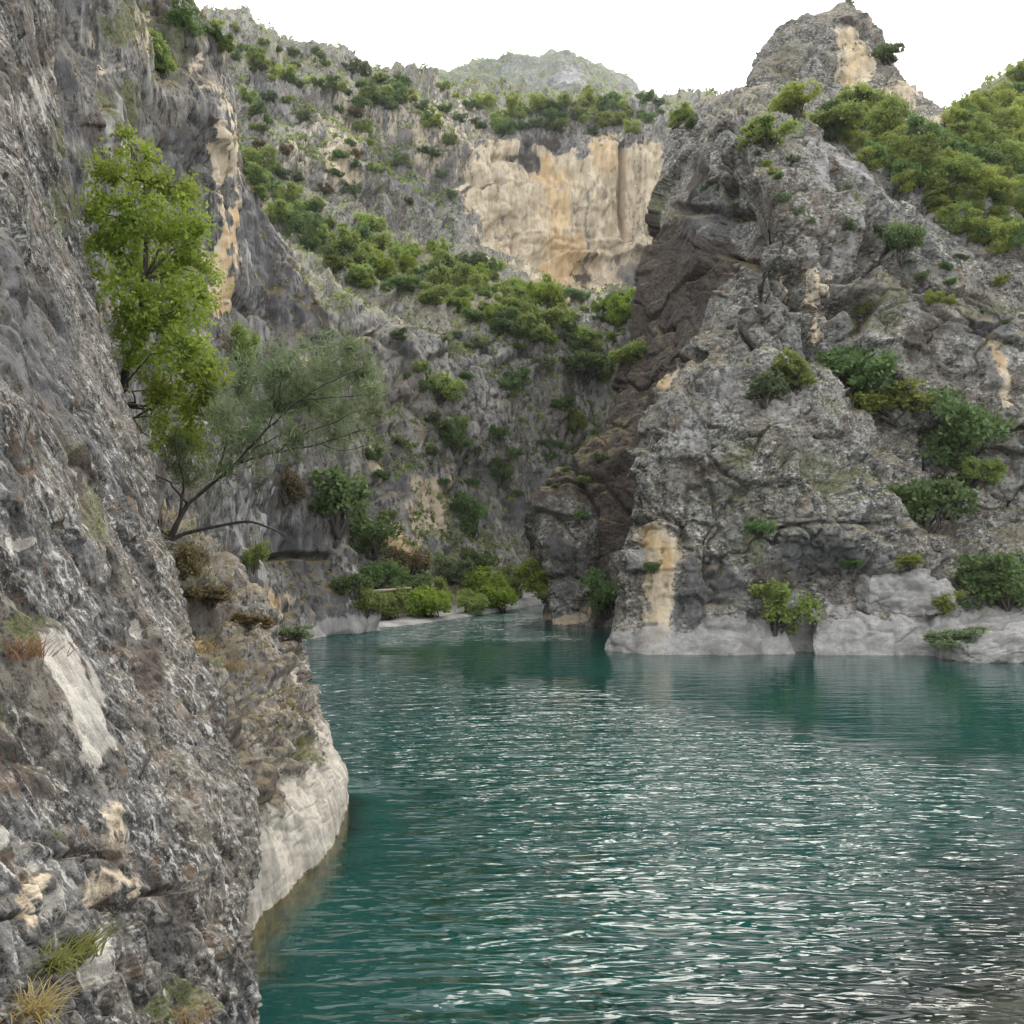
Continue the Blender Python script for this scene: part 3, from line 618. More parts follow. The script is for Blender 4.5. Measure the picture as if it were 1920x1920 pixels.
def masks_right(a, x, y, P):
    z = P[..., 2] + 0.4 * fbm(P * 0.6, 3, 90)
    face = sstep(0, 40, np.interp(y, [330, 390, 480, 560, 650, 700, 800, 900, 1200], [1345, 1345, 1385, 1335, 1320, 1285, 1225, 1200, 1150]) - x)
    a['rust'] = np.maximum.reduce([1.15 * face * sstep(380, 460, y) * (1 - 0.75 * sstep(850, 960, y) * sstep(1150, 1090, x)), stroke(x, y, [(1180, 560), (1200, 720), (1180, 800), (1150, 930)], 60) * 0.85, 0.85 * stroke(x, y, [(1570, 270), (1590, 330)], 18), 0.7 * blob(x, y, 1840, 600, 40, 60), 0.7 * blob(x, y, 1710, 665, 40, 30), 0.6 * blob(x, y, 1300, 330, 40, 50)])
    a['tan'] = np.maximum.reduce([blob(x, y, 1262, 740, 16, 34), 0.85 * stroke(x, y, [(1845, 660), (1880, 700), (1890, 760)], 26), 0.6 * stroke(x, y, [(1500, 490), (1505, 540)], 14), 0.8 * blob(x, y, 1055, 1155, 34, 14) * (z < 1.2)])
    a['orange'] = 0.75 * np.maximum(blob(x, y, 1262, 735, 12, 26), stroke(x, y, [(1845, 660), (1880, 700)], 16))
    a['pale'] = np.maximum.reduce([0.45 * blob(x, y, 1570, 500, 40, 60, 0.3), 0.5 * blob(x, y, 1380, 250, 30, 20), 0.5 * stroke(x, y, [(1500, 200), (1700, 360), (1900, 450)], 40), 0.5 * stroke(x, y, [(1530, 280), (1600, 460)], 30)])
    a['dark'] = np.maximum.reduce([0.55 * blob(x, y, 1310, 420, 60, 60), 0.5 * blob(x, y, 1060, 1060, 40, 80), 0.5 * blob(x, y, 1860, 620, 60, 120)])
    a['moss'] = np.maximum.reduce([0.6 * blob(x, y, 1230, 420, 26, 110), 0.6 * blob(x, y, 1190, 620, 30, 80), 0.6 * blob(x, y, 1060, 880, 50, 40), 0.55 * blob(x, y, 1640, 600, 40, 70), 0.5 * blob(x, y, 1600, 360, 40, 60)])
sheet('cliff_right', rows, 2.7, relief_right, masks_right, M['right'], 'huge rugged grey rock on the right bank with a dark brown overhang', 'cliff')

# ---- rounded rock standing in the water in front of it ----------------------
rows = [
 [(1010, 1190, 43), (1075, 1200, 40), (1132, 1217, 36.5), (1200, 1226, 35.0), (1300, 1227, 34.8), (1430, 1228, 34.6), (1490, 1226, 34.9), (1510, 1224, 35.2), (1530, 1228, 34.6), (1690, 1229, 34.5), (1745, 1229, 34.4), (1770, 1233, 33.8), (1920, 1240, 32.8), (2200, 1250, 31.3), (2700, 1270, 29)],
 [(1030, 1140, 43.5), (1095, 1145, 40.5), (1152, 1150, 37.0), (1215, 1155, 35.7), (1300, 1158, 35.4), (1430, 1160, 35.2), (1482, 1168, 35.5), (1505, 1170, 36.2), (1530, 1155, 35.3), (1690, 1160, 35.1), (1740, 1172, 35.4), (1790, 1200, 34.6), (1920, 1185, 34.2), (2200, 1190, 33), (2700, 1190, 31)],
 [(1050, 1060, 44), (1115, 1060, 41), (1170, 1062, 37.5), (1225, 1060, 36.0), (1310, 1060, 35.7), (1430, 1062, 35.7), (1480, 1075, 36), (1515, 1085, 36.7), (1560, 1090, 36.6), (1690, 1100, 36.6), (1745, 1110, 37), (1800, 1120, 37.2), (1920, 1110, 37.2), (2200, 1100, 36.5), (2700, 1090, 35)],
 [(1065, 985, 44.5), (1130, 985, 41.5), (1182, 985, 38.0), (1232, 980, 36.3), (1310, 975, 35.9), (1430, 985, 35.8), (1480, 985, 35.8), (1530, 980, 35.8), (1600, 980, 36), (1690, 983, 36.6), (1735, 1000, 38), (1800, 1030, 39), (1920, 1010, 39.3), (2200, 1000, 39), (2700, 980, 38)],
 [(1075, 900, 45), (1140, 900, 42), (1190, 900, 38.5), (1240, 890, 36.8), (1320, 885, 36.3), (1430, 890, 36.2), (1480, 892, 36.3), (1530, 895, 36.4), (1590, 895, 36.8), (1655, 905, 37.6), (1705, 940, 39.2), (1780, 970, 40.6), (1910, 960, 41.2), (2200, 940, 41.5), (2700, 920, 41)],
 [(1100, 800, 46), (1160, 800, 43), (1208, 802, 39.2), (1255, 795, 37.6), (1330, 790, 37.0), (1430, 790, 36.8), (1475, 795, 36.9), (1520, 800, 37.1), (1570, 805, 37.5), (1632, 825, 38.6), (1690, 890, 40.5), (1770, 930, 42), (1900, 930, 43), (2200, 900, 44), (2700, 880, 44)],
 [(1140, 735, 47), (1200, 735, 44), (1248, 738, 40.2), (1285, 732, 38.8), (1340, 730, 38.1), (1430, 730, 37.7), (1470, 735, 37.8), (1510, 740, 38), (1545, 745, 38.5), (1586, 755, 39.6), (1665, 860, 42), (1760, 910, 44), (1900, 910, 45), (2200, 880, 46), (2700, 860, 46)],
 [(1180, 700, 49), (1240, 700, 46), (1290, 696, 41.6), (1318, 692, 40.3), (1355, 688, 39.7), (1430, 678, 39.2), (1462, 678, 39.2), (1495, 680, 39.4), (1522, 686, 40), (1546, 700, 41.3), (1640, 850, 44), (1750, 900, 46), (1900, 900, 47), (2200, 870, 48), (2700, 850, 48)],
 [(1200, 740, 51), (1260, 735, 49), (1310, 730, 45.5), (1330, 725, 45), (1360, 720, 44.5), (1430, 710, 44), (1462, 710, 44), (1495, 715, 44), (1520, 725, 44.5), (1545, 740, 45.5), (1640, 880, 48), (1750, 920, 50), (1900, 920, 51), (2200, 900, 52), (2700, 880, 52)],
]
rows = [[(r[2][0] + 90, r[2][1], r[2][2] + 8), (r[2][0] + 16, r[2][1], r[2][2] + 2.6)] + r[2:] for r in rows]
rows = water_foot(rows)
def relief_front(P, px, py):
    k = 0.25 + 0.75 * sstep(0.6, 2.4, P[..., 2])
    S = dip(P, -0.08, -0.12, 1.0, 1.0, 1.45)
    r = 0.45 * fbm(P * 0.25, 3, 101)
    r += 0.50 * k * blocks(S * 0.30 + 0.22 * fbm(P * 0.6, 2, 102)[..., None], 103, 1.1, 0.7, 0.06, 40)
    r += 0.19 * k * blocks(S * 0.8 + 0.2 * fbm(P * 1.5, 2, 104)[..., None], 105, 1.1, 0.6, 0.10, 32)
    r += 0.11 * k * blocks(P * 1.9 + 0.2 * fbm(P * 3, 2, 106)[..., None], 107, 1.1, 0.6, 0.18, 26)
    r += 0.05 * k * ridged(P * 1.2, 4, 108)
    r += 0.028 * fbm(P * 3.0, 3, 109, 0.6) * (0.4 + 0.6 * k)
    r += -0.35 * stroke(px, py, [(1440, 993), (1530, 980), (1700, 980)], 6) - 0.6 * stroke(px, py, [(1540, 808), (1600, 806)], 7)
    r += -0.6 * stroke(px, py, [(1190, 985), (1235, 965), (1275, 985), (1282, 1010)], 9) - 0.5 * stroke(px, py, [(1380, 815), (1430, 808)], 8)
    r *= 1 - 0.75 * sstep(0.1, 0.6, stroke(px, py, [(1235, 1010), (1235, 1080), (1225, 1215)], 50))
    hole = np.maximum.reduce([blob(px, py, cx, cy, 5, 5) for cx, cy in ((1240, 1033), (1236, 1055), (1222, 1065), (1217, 1092), (1212, 1103), (1247, 1100))])
    r += -0.14 * hole - 0.18 * stroke(px, py, [(1190, 1169), (1230, 1168)], 4) - 0.12 * stroke(px, py, [(1190, 1072), (1260, 1070)], 4)
    r += -0.5 * stroke(px, py, [(1488, 1170), (1500, 1195), (1515, 1228)], 12) 
    return r
def masks_front(a, x, y, P):
    z = P[..., 2] + 0.35 * fbm(P * 0.5, 3, 110) + 0.12 * fbm(P * 3, 2, 111)
    zt = np.interp(x, [1130, 1300, 1480, 1520, 1740, 1770, 2000], [0.85, 0.95, 1.15, 1.55, 1.5, 1.7, 1.6])
    a['pale'] = np.maximum.reduce([0.85 * (1 - sstep(zt * 0.55, zt * 1.5, z + 0.5 * fbm(P * 0.9, 3, 112))), 0.6 * blob(x, y, 1190, 1040, 26, 20), 0.45 * blob(x, y, 1420, 740, 130, 60), 0.45 * blob(x, y, 1300, 820, 80, 60), 0.35 * blob(x, y, 1330, 1180, 120, 30)])
    a['tan'] = np.maximum.reduce([stroke(x, y, [(1235, 1000), (1235, 1080), (1225, 1200)], 42) * 1.45, 0.5 * blob(x, y, 1205, 1180, 40, 60)])
    a['orange'] = np.maximum(stroke(x, y, [(1228, 985), (1240, 1060)], 24) * 1.0, 0.42 * stroke(x, y, [(1240, 1060), (1228, 1200)], 22))
    a['dark'] = np.maximum.reduce([0.75 * stroke(x, y, [(1290, 1060), (1290, 1150)], 34), 0.5 * blob(x, y, 1350, 1090, 60, 50), 0.55 * blob(x, y, 1540, 1040, 110, 50), 0.6 * blob(x, y, 1510, 1205, 14, 26)])
    a['moss'] = np.maximum.reduce([0.55 * blob(x, y, 1420, 1010, 40, 60), 0.5 * blob(x, y, 1560, 880, 110, 60), 0.5 * blob(x, y, 1380, 850, 90, 40), 0.45 * blob(x, y, 1360, 930, 80, 40)])
    a['rust'] = np.maximum.reduce([0.55 * blob(x, y, 1320, 870, 50, 26), 0.5 * blob(x, y, 1450, 1080, 50, 40), 0.5 * blob(x, y, 1760, 1000, 40, 30)])
sheet('cliff_front', rows, 2.6, relief_front, masks_front, M['front'], 'rounded lichen-speckled rock rising from the water with a tan streak', 'cliff')

# ---- pinnacle on the skyline -------------------------------------------------
rows = []
prof = [(360, 1370, 1960), (260, 1385, 1840), (215, 1398, 1785), (170, 1408, 1712), (140, 1406, 1684), (95, 1418, 1662), (60, 1462, 1646), (38, 1498, 1632), (18, 1548, 1612), (4, 1574, 1596)]
for y, l, r_ in prof:
    t = (360 - y) / 354.0; base = 62 + 9 * t
    row = []
    for k in range(17):
        th = 2 * math.pi * k / 16.0                     # once round, starting at the back
        c, s = -math.cos(th), -math.sin(th)
        row.append(((l + r_) / 2 + s * (r_ - l) / 2, y, base + 0.5 * (r_ - l) / 1800 * 62 * 0.8 * -c))
    rows.append(row)
rows.append([(1587, 5, 71.0 + 0.01 * k) for k in range(17)])
def relief_pin(P, px, py):
    r = 0.8 * fbm(P * 0.2, 3, 121) + 0.8 * blocks(P * 0.2 + 0.2 * fbm(P * 0.4, 2, 122)[..., None], 123, 1.0, 0.5, 0.12)
    r += 0.30 * blocks(dip(P, 0, -0.6, 1, 1, 1.6) * 0.5, 124, 1.0, 0.6, 0.15) + 0.10 * ridged(P * 0.8, 4, 125) + 0.08 * fbm(P * 2.5, 3, 126)
    return r * sstep(4, 60, py + 10)
def masks_pin(a, x, y, P):
    f = (P[..., 1] < 70)
    a['tan'] = f * np.maximum.reduce([0.8 * blob(x, y, 1605, 115, 36, 50), 0.6 * blob(x, y, 1690, 195, 50, 40), 0.4 * blob(x, y, 1750, 220, 50, 30)])
    a['orange'] = f * 0.42 * blob(x, y, 1600, 110, 24, 40)
    a['rust'] = 0.45 * blob(x, y, 1585, 65, 30, 24)
    a['moss'] = 0.4 * blob(x, y, 1480, 130, 60, 50)
sheet('pinnacle', rows, 3.0, relief_pin, masks_pin, M['right'], 'pointed grey and tan rock pinnacle against the white sky', 'rock', flip=False)

# ---- wooded hill at the far right --------------------------------------------
rows = []
for y0, d in ((640, 62), (480, 68), (390, 74), (320, 84), (265, 96), (228, 108), (205, 118), (240, 140), (380, 180)):
    rows.append([(x, y0 + (1790 - x) * k, d) for x, k in ((1500, 0.30), (1620, 0.35), (1700, 0.45), (1790, 0.5), (1850, 0.5), (1920, 0.55), (2020, 0.55), (2200, 0.5), (2600, 0.4))])
def relief_hill(P, px, py): return 1.6 * fbm(P * 0.08, 4, 131) + 0.6 * blocks(P * 0.3, 132, 1, .4, .15)
def masks_hill(a, x, y, P): a['moss'] += 0.9
sheet('hillside', rows, 5.0, relief_hill, masks_hill, M['back'], 'green wooded hillside at the far right', 'hill')

# ------------------------------------------------------------------ riverbed and water
g = G('riverbed'); Pn = g.pos()
c = g.mix(g.mapr(g.noise(Pn, 1.2, 6), 0.35, 0.65), (0.016, 0.015, 0.010), (0.075, 0.060, 0.034))
p = g.n('ShaderNodeBsdfPrincipled'); g.set(p.inputs['Base Color'], c); p.inputs['Roughness'].default_value = 0.95
M['bed'] = g.out(p.outputs[0])
gx = np.linspace(-1, 1, 90); gx = np.sign(gx) * np.abs(gx) ** 2.2 * 700
gy = np.linspace(-1, 1, 90); gy = np.sign(gy) * np.abs(gy) ** 2.2 * 700
BX, BY = np.meshgrid(gx, gy)
BP = np.stack([BX, BY, np.zeros_like(BX)], -1); BP[..., 2] = -3.2 + 0.5 * fbm(BP * 0.2, 3, 141) + 2.5 * sstep(-2.5, 1.5, (BX - 0.8) * 0.55 - (BY - 7.6) * 0.75 + 0.9) * (1 - sstep(14, 24, np.abs(BX)))
def gridq(h, w):
    i = np.arange(h * w).reshape(h, w)
    return np.stack([i[:-1, :-1], i[:-1, 1:], i[1:, 1:], i[1:, :-1]], -1).reshape(-1, 4)
tag(put('riverbed', new_mesh('riverbed', BP, gridq(90, 90)), M['bed']), 'stony bed under the green river', 'riverbed', kind='structure')

ax_ = np.concatenate([np.linspace(-60, -9, 30, endpoint=False), np.linspace(-9, 1, 90, endpoint=False), np.linspace(1, 130, 90)])
ay_ = np.concatenate([np.linspace(-60, 4, 24, endpoint=False), np.linspace(4, 22, 130, endpoint=False), np.linspace(22, 95, 110)])
WX, WY = np.meshgrid(ax_, ay_)
WP = np.stack([WX, WY, np.zeros_like(WX)], -1)
def shore_dist(WX, WY, pix):
    Q = np.array([ray(x, y, d)[:2] for x, y, d in pix]); best = np.full(WX.shape, 1e9)
    for a_, b_ in zip(Q[:-1], Q[1:]):
        v = b_ - a_; t = np.clip(((WX - a_[0]) * v[0] + (WY - a_[1]) * v[1]) / (v @ v), 0, 1)
        best = np.minimum(best, np.hypot(WX - a_[0] - t * v[0], WY - a_[1] - t * v[1]))
    return best
sh_l = shore_dist(WX, WY, [(330, 1990, 7.42), (400, 1860, 8.57), (470, 1745, 9.93), (540, 1660, 11.25), (615, 1592, 12.6), (652, 1503, 14.9)])
sh_r = shore_dist(WX, WY, [(1132, 1217, 36.5), (1300, 1227, 34.8), (1690, 1229, 34.5), (1920, 1240, 32.8), (2700, 1270, 29)])
shallow = np.maximum(1 - sstep(0.02, 0.6, sh_l + 0.25 * fbm(WP * 1.2, 3, 151)), 0)
nz = fbm(WP * np.array([0.05, 0.08, 1]), 4, 152)
calm = 1 - sstep(4, 17, sh_r + 8 * nz)                               # lee of the right bank lies smooth
lee = np.interp(WX, [0.5, 2, 3.2, 5.4, 8, 12, 20, 60], [60, 45, 33, 19, 15.5, 13, 11, 10]) + 4 * nz
calm = np.maximum(calm, sstep(-5.0, 6.0, WY - lee))
calm = np.maximum(calm, 1 - sstep(0.2, 2.2, sh_l + 0.8 * nz))
foot = sstep(-1.2, 1.6, (WX - 0.8) * 0.55 - (WY - 7.6) * 0.75 + 0.9 + 1.6 * nz)         # shoal in front of the near right bank
ripple = (1 + 0.5 * foot) * (0.05 + 0.95 * (1 - calm) * (0.55 + 0.45 * sstep(-0.35, 0.25, nz)))
g = G('river_water'); Pn = g.pos(); rp = g.attr('ripple')
w1 = g.noise(g.rot(Pn, (0, 0, math.radians(-18)), (0.62, 2.4, 1)), 1.0, 1.6, 0.5, 0.6)
w2 = g.noise(g.rot(Pn, (0, 0, math.radians(8)), (1.8, 5.6, 1)), 1.0, 1.6, 0.5, 0.5)
w3 = g.noise(g.rot(Pn, (0, 0, math.radians(-30)), (5.0, 10.0, 1)), 1.0, 1.0, 0.5)
hh = g.math('ADD', g.math('MULTIPLY', w1, 0.37), g.math('ADD', g.math('MULTIPLY', w2, 0.19), g.math('MULTIPLY', w3, 0.025)))
bp = g.n('ShaderNodeBump'); bp.inputs['Strength'].default_value = 1.0; bp.inputs['Distance'].default_value = 1.0
g.set(bp.inputs['Height'], g.math('MULTIPLY', hh, rp))
body = g.n('ShaderNodeBsdfDiffuse'); g.set(body.inputs[0], g.mix(g.mapr(g.noise(Pn, 0.09, 4), 0.3, 0.7), (0.004, 0.035, 0.031), (0.005, 0.048, 0.040)))
g.set(body.inputs['Normal'], bp.outputs[0])
tr = g.n('ShaderNodeBsdfTransparent'); tr.inputs[0].default_value = (0.80, 0.84, 0.62, 1)
b2 = g.n('ShaderNodeMixShader'); g.set(b2.inputs[0], g.math('MULTIPLY', g.attr('shallow'), 0.85)); g.t.links.new(body.outputs[0], b2.inputs[1]); g.t.links.new(tr.outputs[0], b2.inputs[2])
fr = g.n('ShaderNodeFresnel'); fr.inputs[0].default_value = 1.33; g.set(fr.inputs['Normal'], bp.outputs[0])
gl = g.n('ShaderNodeBsdfGlossy'); gl.inputs['Roughness'].default_value = 0.04; gl.inputs[0].default_value = (1, 1, 1, 1); g.set(gl.inputs['Normal'], bp.outputs[0])
fm = g.n('ShaderNodeMixShader'); g.t.links.new(fr.outputs[0], fm.inputs[0]); g.t.links.new(b2.outputs[0], fm.inputs[1]); g.t.links.new(gl.outputs[0], fm.inputs[2])
M['water'] = g.out(fm.outputs[0])
tag(put('river_water', new_mesh('river_water', WP, gridq(*WX.shape), attrs={'ripple': ripple, 'shallow': np.maximum(shallow, foot)}), M['water']), 'rippled blue-green river filling the gorge', 'water', kind='structure')

#VEGETATION
# ------------------------------------------------------------------ where plants can stand: nearest rock seen at a photo pixel
_all = np.concatenate([a[1] for a in SURF]); _nrm = np.concatenate([a[2] for a in SURF])
_sx, _sy = project(_all)
_CELL = 4
_ok = (_all[:, 1] > 1) & (_sx > -80) & (_sx < 2000) & (_sy > -80) & (_sy < 2000)
_ids = np.nonzero(_ok)[0]
_key = ((_sy[_ids] + 80) // _CELL).astype(int) * 600 + ((_sx[_ids] + 80) // _CELL).astype(int)
_order = np.lexsort((-_all[_ids, 1], _key))               # nearest written last
_buf = np.full(600 * 600, -1); _buf[_key[_order]] = _ids[_order]
def surf(px, py, win=2):
    """Index of the rock point nearest to the eye around the pixel."""
    cx, cy = int((px + 80) // _CELL), int((py + 80) // _CELL); best = -1
    for j in range(cy - win, cy + win + 1):
        for i in range(cx - win, cx + win + 1):
            if 0 <= i < 600 and 0 <= j < 600:
                k = _buf[j * 600 + i]
                if k >= 0 and (best < 0 or _all[k, 1] < _all[best, 1]): best = k
    return best

# ------------------------------------------------------------------ plant meshes
def leaves(rg, centres, n, size, slim=0.5, up=0.3, shell=0.55, gap=0.0, gapscale=2.0, droop=0.0):
    """n kite-shaped leaves spread through ellipsoids (x, y, z, rx, ry, rz, weight)."""
    C = np.array(centres, float)
    w = C[:, 6] / C[:, 6].sum()
    k = rg.choice(len(C), int(n * (1 + gap * 2.2)) + 8, p=w)
    v = rg.normal(size=(len(k), 3)); v /= np.linalg.norm(v, axis=1, keepdims=True)
    r = shell + (1 - shell) * rg.random(len(k)) ** 0.8
    r *= 1 + 0.14 * rg.normal(size=len(k))
    r = np.where(rg.random(len(k)) < 0.12, r * (1.1 + 0.35 * rg.random(len(k))), r)      # stray sprigs break the outline
    p = C[k, :3] + v * C[k, 3:6] * r[:, None]
    if gap > 0:
        keep = perlin((p * gapscale + 13.3).astype(F32), 5) > (gap - 0.35)
        p, v, r, k = p[keep], v[keep], r[keep], k[keep]
    p, v, r = p[:n], v[:n], r[:n]; n = len(p)
    d = v * 0.7 + rg.normal(size=(n, 3)) * 0.75 + np.array([0, 0, up - droop]); d /= np.linalg.norm(d, axis=1, keepdims=True)
    s = np.cross(d, rg.normal(size=(n, 3))); s /= np.linalg.norm(s, axis=1, keepdims=True) + 1e-9
    L = size * (0.65 + 0.7 * rg.random(n))[:, None]; Wd = L * slim
    V = np.stack([p - d * L * 0.5, p + s * Wd * 0.5 - d * L * 0.05, p + d * L * 0.5, p - s * Wd * 0.5 - d * L * 0.05], 1)
    tint = np.clip(0.45 + 0.30 * rg.normal(size=n) + 0.2 * (perlin((p * 1.7).astype(F32), 9) * 2), 0, 1)
    return V.reshape(-1, 3), np.arange(4 * n).reshape(-1, 4), np.repeat(tint, 4)

def tube(path, rad, sides=6):
    path = np.array(path, float); rad = np.array(rad, float); V, Q = [], []
    for i, p in enumerate(path):
        t = path[min(i + 1, len(path) - 1)] - path[max(i - 1, 0)]; t /= np.linalg.norm(t) + 1e-9
        a = np.cross(t, [0.31, 0.17, 0.93] if abs(t[2]) < 0.9 else [1, 0, 0]); a /= np.linalg.norm(a); b = np.cross(t, a)
        for k in range(sides):
            th = 2 * math.pi * k / sides; V.append(p + rad[i] * (math.cos(th) * a + math.sin(th) * b))
    for i in range(len(path) - 1):
        for k in range(sides):
            Q.append((i * sides + k, i * sides + (k + 1) % sides, (i + 1) * sides + (k + 1) % sides, (i + 1) * sides + k))
    return np.array(V), np.array(Q)

def merge(parts):
    V, Q, n = [], [], 0
    for v, q in parts:
        V.append(v); Q.append(q + n); n += len(v)
    return np.concatenate(V), np.concatenate(Q)

def limb(rg, a, b, r0, r1, n=5, wig=0.08):
    a, b = np.array(a, float), np.array(b, float); t = np.linspace(0, 1, n)[:, None]
    p = a + (b - a) * t; L = np.linalg.norm(b - a)
    p[1:-1] += rg.normal(size=(n - 2, 3)) * wig * L
    return p, r0 + (r1 - r0) * t[:, 0]

def bush_lobes(rg, n, spread, flat=0.8, lift=0.75):
    c = [(0, 0, lift, 0.42, 0.42, 0.42 * flat, 0.7)]
    for i in range(n):
        a = rg.random() * 6.283; q = spread * (0.35 + 0.65 * rg.random()); z = lift + (rg.random() - 0.45) * 0.9 * flat; r = 0.22 + 0.26 * rg.random()
        c.append((q * math.cos(a), q * math.sin(a), z, r, r, r * 0.85, r * r * 5))
    return c

PROTO = {}
def make_bush(key, seed, n, size, mat, slim=0.5, lobes=9, spread=0.75, flat=0.8, gap=0.25, droop=0.0):
    rg = np.random.default_rng(seed)
    L = bush_lobes(rg, lobes, spread, flat)
    V, Q, t = leaves(rg, L, n, size, slim, gap=gap, droop=droop)
    crown = new_mesh(key + '_crown', V, quads=Q, attrs={'tint': t}, smooth=False); crown.materials.append(mat)
    st = []
    for l in L[1:]:
        p, r = limb(rg, (0, 0, -0.25), (l[0] * 0.8, l[1] * 0.8, l[2]), 0.05, 0.012); st.append(tube(p, r, 5))
    V, Q = merge(st)
    stem = new_mesh(key + '_stem', V, quads=Q); stem.materials.append(M['bark'])
    PROTO[key] = (crown, stem)

M['bark'] = bark_material('bark')
M['dark_bark'] = bark_material('dark_bark', (0.016, 0.013, 0.011), (0.055, 0.046, 0.04))
M['leaf_mid'] = leaf_material('leaf_green', (0.117, 0.159, 0.046), (0.293, 0.356, 0.101))
M['leaf_dark'] = leaf_material('leaf_dark_green', (0.059, 0.100, 0.040), (0.171, 0.246, 0.085), 0.3)
M['leaf_yellow'] = leaf_material('leaf_yellow_green', (0.160, 0.195, 0.041), (0.341, 0.384, 0.095))
M['leaf_bright'] = leaf_material('leaf_bright_green', (0.103, 0.159, 0.022), (0.265, 0.335, 0.048), 0.42)
M['leaf_grey'] = leaf_material('leaf_grey_green', (0.092, 0.121, 0.060), (0.196, 0.242, 0.119), 0.3)
M['leaf_dry'] = leaf_material('leaf_dry', (0.105, 0.082, 0.040), (0.215, 0.170, 0.088), 0.3)
KINDS = {'mid': ('leaf_mid', 'green'), 'dark': ('leaf_dark', 'dark green'), 'yellow': ('leaf_yellow', 'yellow-green'), 'grey': ('leaf_grey', 'grey-green'), 'dry': ('leaf_dry', 'dry brown'), 'bright': ('leaf_bright', 'bright green')}
for i, (k, (m_, _)) in enumerate(KINDS.items()):
    for v in range(2):
        make_bush(k + str(v), 300 + 10 * i + v, 4600, 0.135, M[m_], slim=0.55, lobes=13 + 4 * v, spread=0.86 + 0.14 * v, flat=0.9 + 0.3 * v, gap=0.26)
def make_tree(key, seed, n, size, mat, kind):
    rg = np.random.default_rng(seed); L = []
    if kind == 'pine':
        for i in range(11):
            z = 0.45 + 0.14 * i; q = 0.52 * (1 - (i / 11.0) ** 1.6) + 0.06
            for j in range(4 if i < 8 else 2):
                a = rg.random() * 6.283; L.append((q * .7 * math.cos(a), q * .7 * math.sin(a), z + 0.05 * rg.normal(), q * 0.55, q * 0.55, 0.10 + 0.1 * q, q + 0.1))
    else:
        for i in range(16):
            a = rg.random() * 6.283; q = 0.62 * math.sqrt(rg.random()); z = 0.6 + 1.15 * rg.random(); f = 1 - 0.35 * abs(z - 1.1); r = (0.24 + 0.2 * rg.random()) * f
            L.append((q * f * math.cos(a), q * f * math.sin(a), z, r, r, r * 0.8, r * r * 6))
    V, Q, t = leaves(rg, L, n, size, 0.5, gap=0.25)
    crown = new_mesh(key + '_crown', V, quads=Q, attrs={'tint': t}, smooth=False); crown.materials.append(mat)
    st = [tube(*limb(rg, (0, 0, -0.3), (0.04, 0, 1.75 if kind == 'pine' else 1.2), 0.065, 0.015, 7, 0.012), 7)]
    for l in L[::2]:
        st.append(tube(*limb(rg, (0.02, 0, l[2] - 0.3), l[:3], 0.025, 0.007), 5))
    V, Q = merge(st); trunk = new_mesh(key + '_trunk', V, quads=Q); trunk.materials.append(M['bark'])
    PROTO[key] = (crown, trunk)
make_tree('tree0', 401, 3600, 0.11, M['leaf_mid'], 'round'); make_tree('tree1', 402, 3600, 0.11, M['leaf_yellow'], 'round'); make_tree('tree2', 403, 3600, 0.11, M['leaf_dark'], 'round')
make_tree('pine0', 404, 3400, 0.10, M['leaf_mid'], 'pine'); make_tree('pine1', 405, 3400, 0.10, M['leaf_dark'], 'pine'); make_tree('pine2', 406, 3400, 0.10, M['leaf_yellow'], 'pine')

prng = np.random.default_rng(55)
def plant(name, key, px, py, rpx, label, cat, group=None, parts=True, sx=1.0, sz=1.0, lift=0.7, at=None):
    """Sets a plant so that its crown shows about (px, py), rooted on the rock behind or below that pixel."""
    if at is None:
        k = surf(px, py + rpx * lift)
        if k < 0: return None
        P = _all[k]
    else: P = np.array(at)
    r = rpx * P[1] / FPX
    crown, stem = PROTO[key]
    e = bpy.data.objects.new(name, None if parts else crown); scene.collection.objects.link(e)
    e.location = (P[0], P[1], P[2] - 0.12 * r); e.rotation_euler = (prng.normal() * 0.12, prng.normal() * 0.12, prng.random() * 6.283)
    q = r * (1.05 + 0.2 * prng.random()); e.scale = (q * sx, q * sx, q * sz)
    tag(e, label, cat, group)
    if parts:
        e.empty_display_size = 0.2
        put('crown', crown, parent=e); put('trunk' if cat == 'tree' else 'stem', stem, parent=e)
    return e

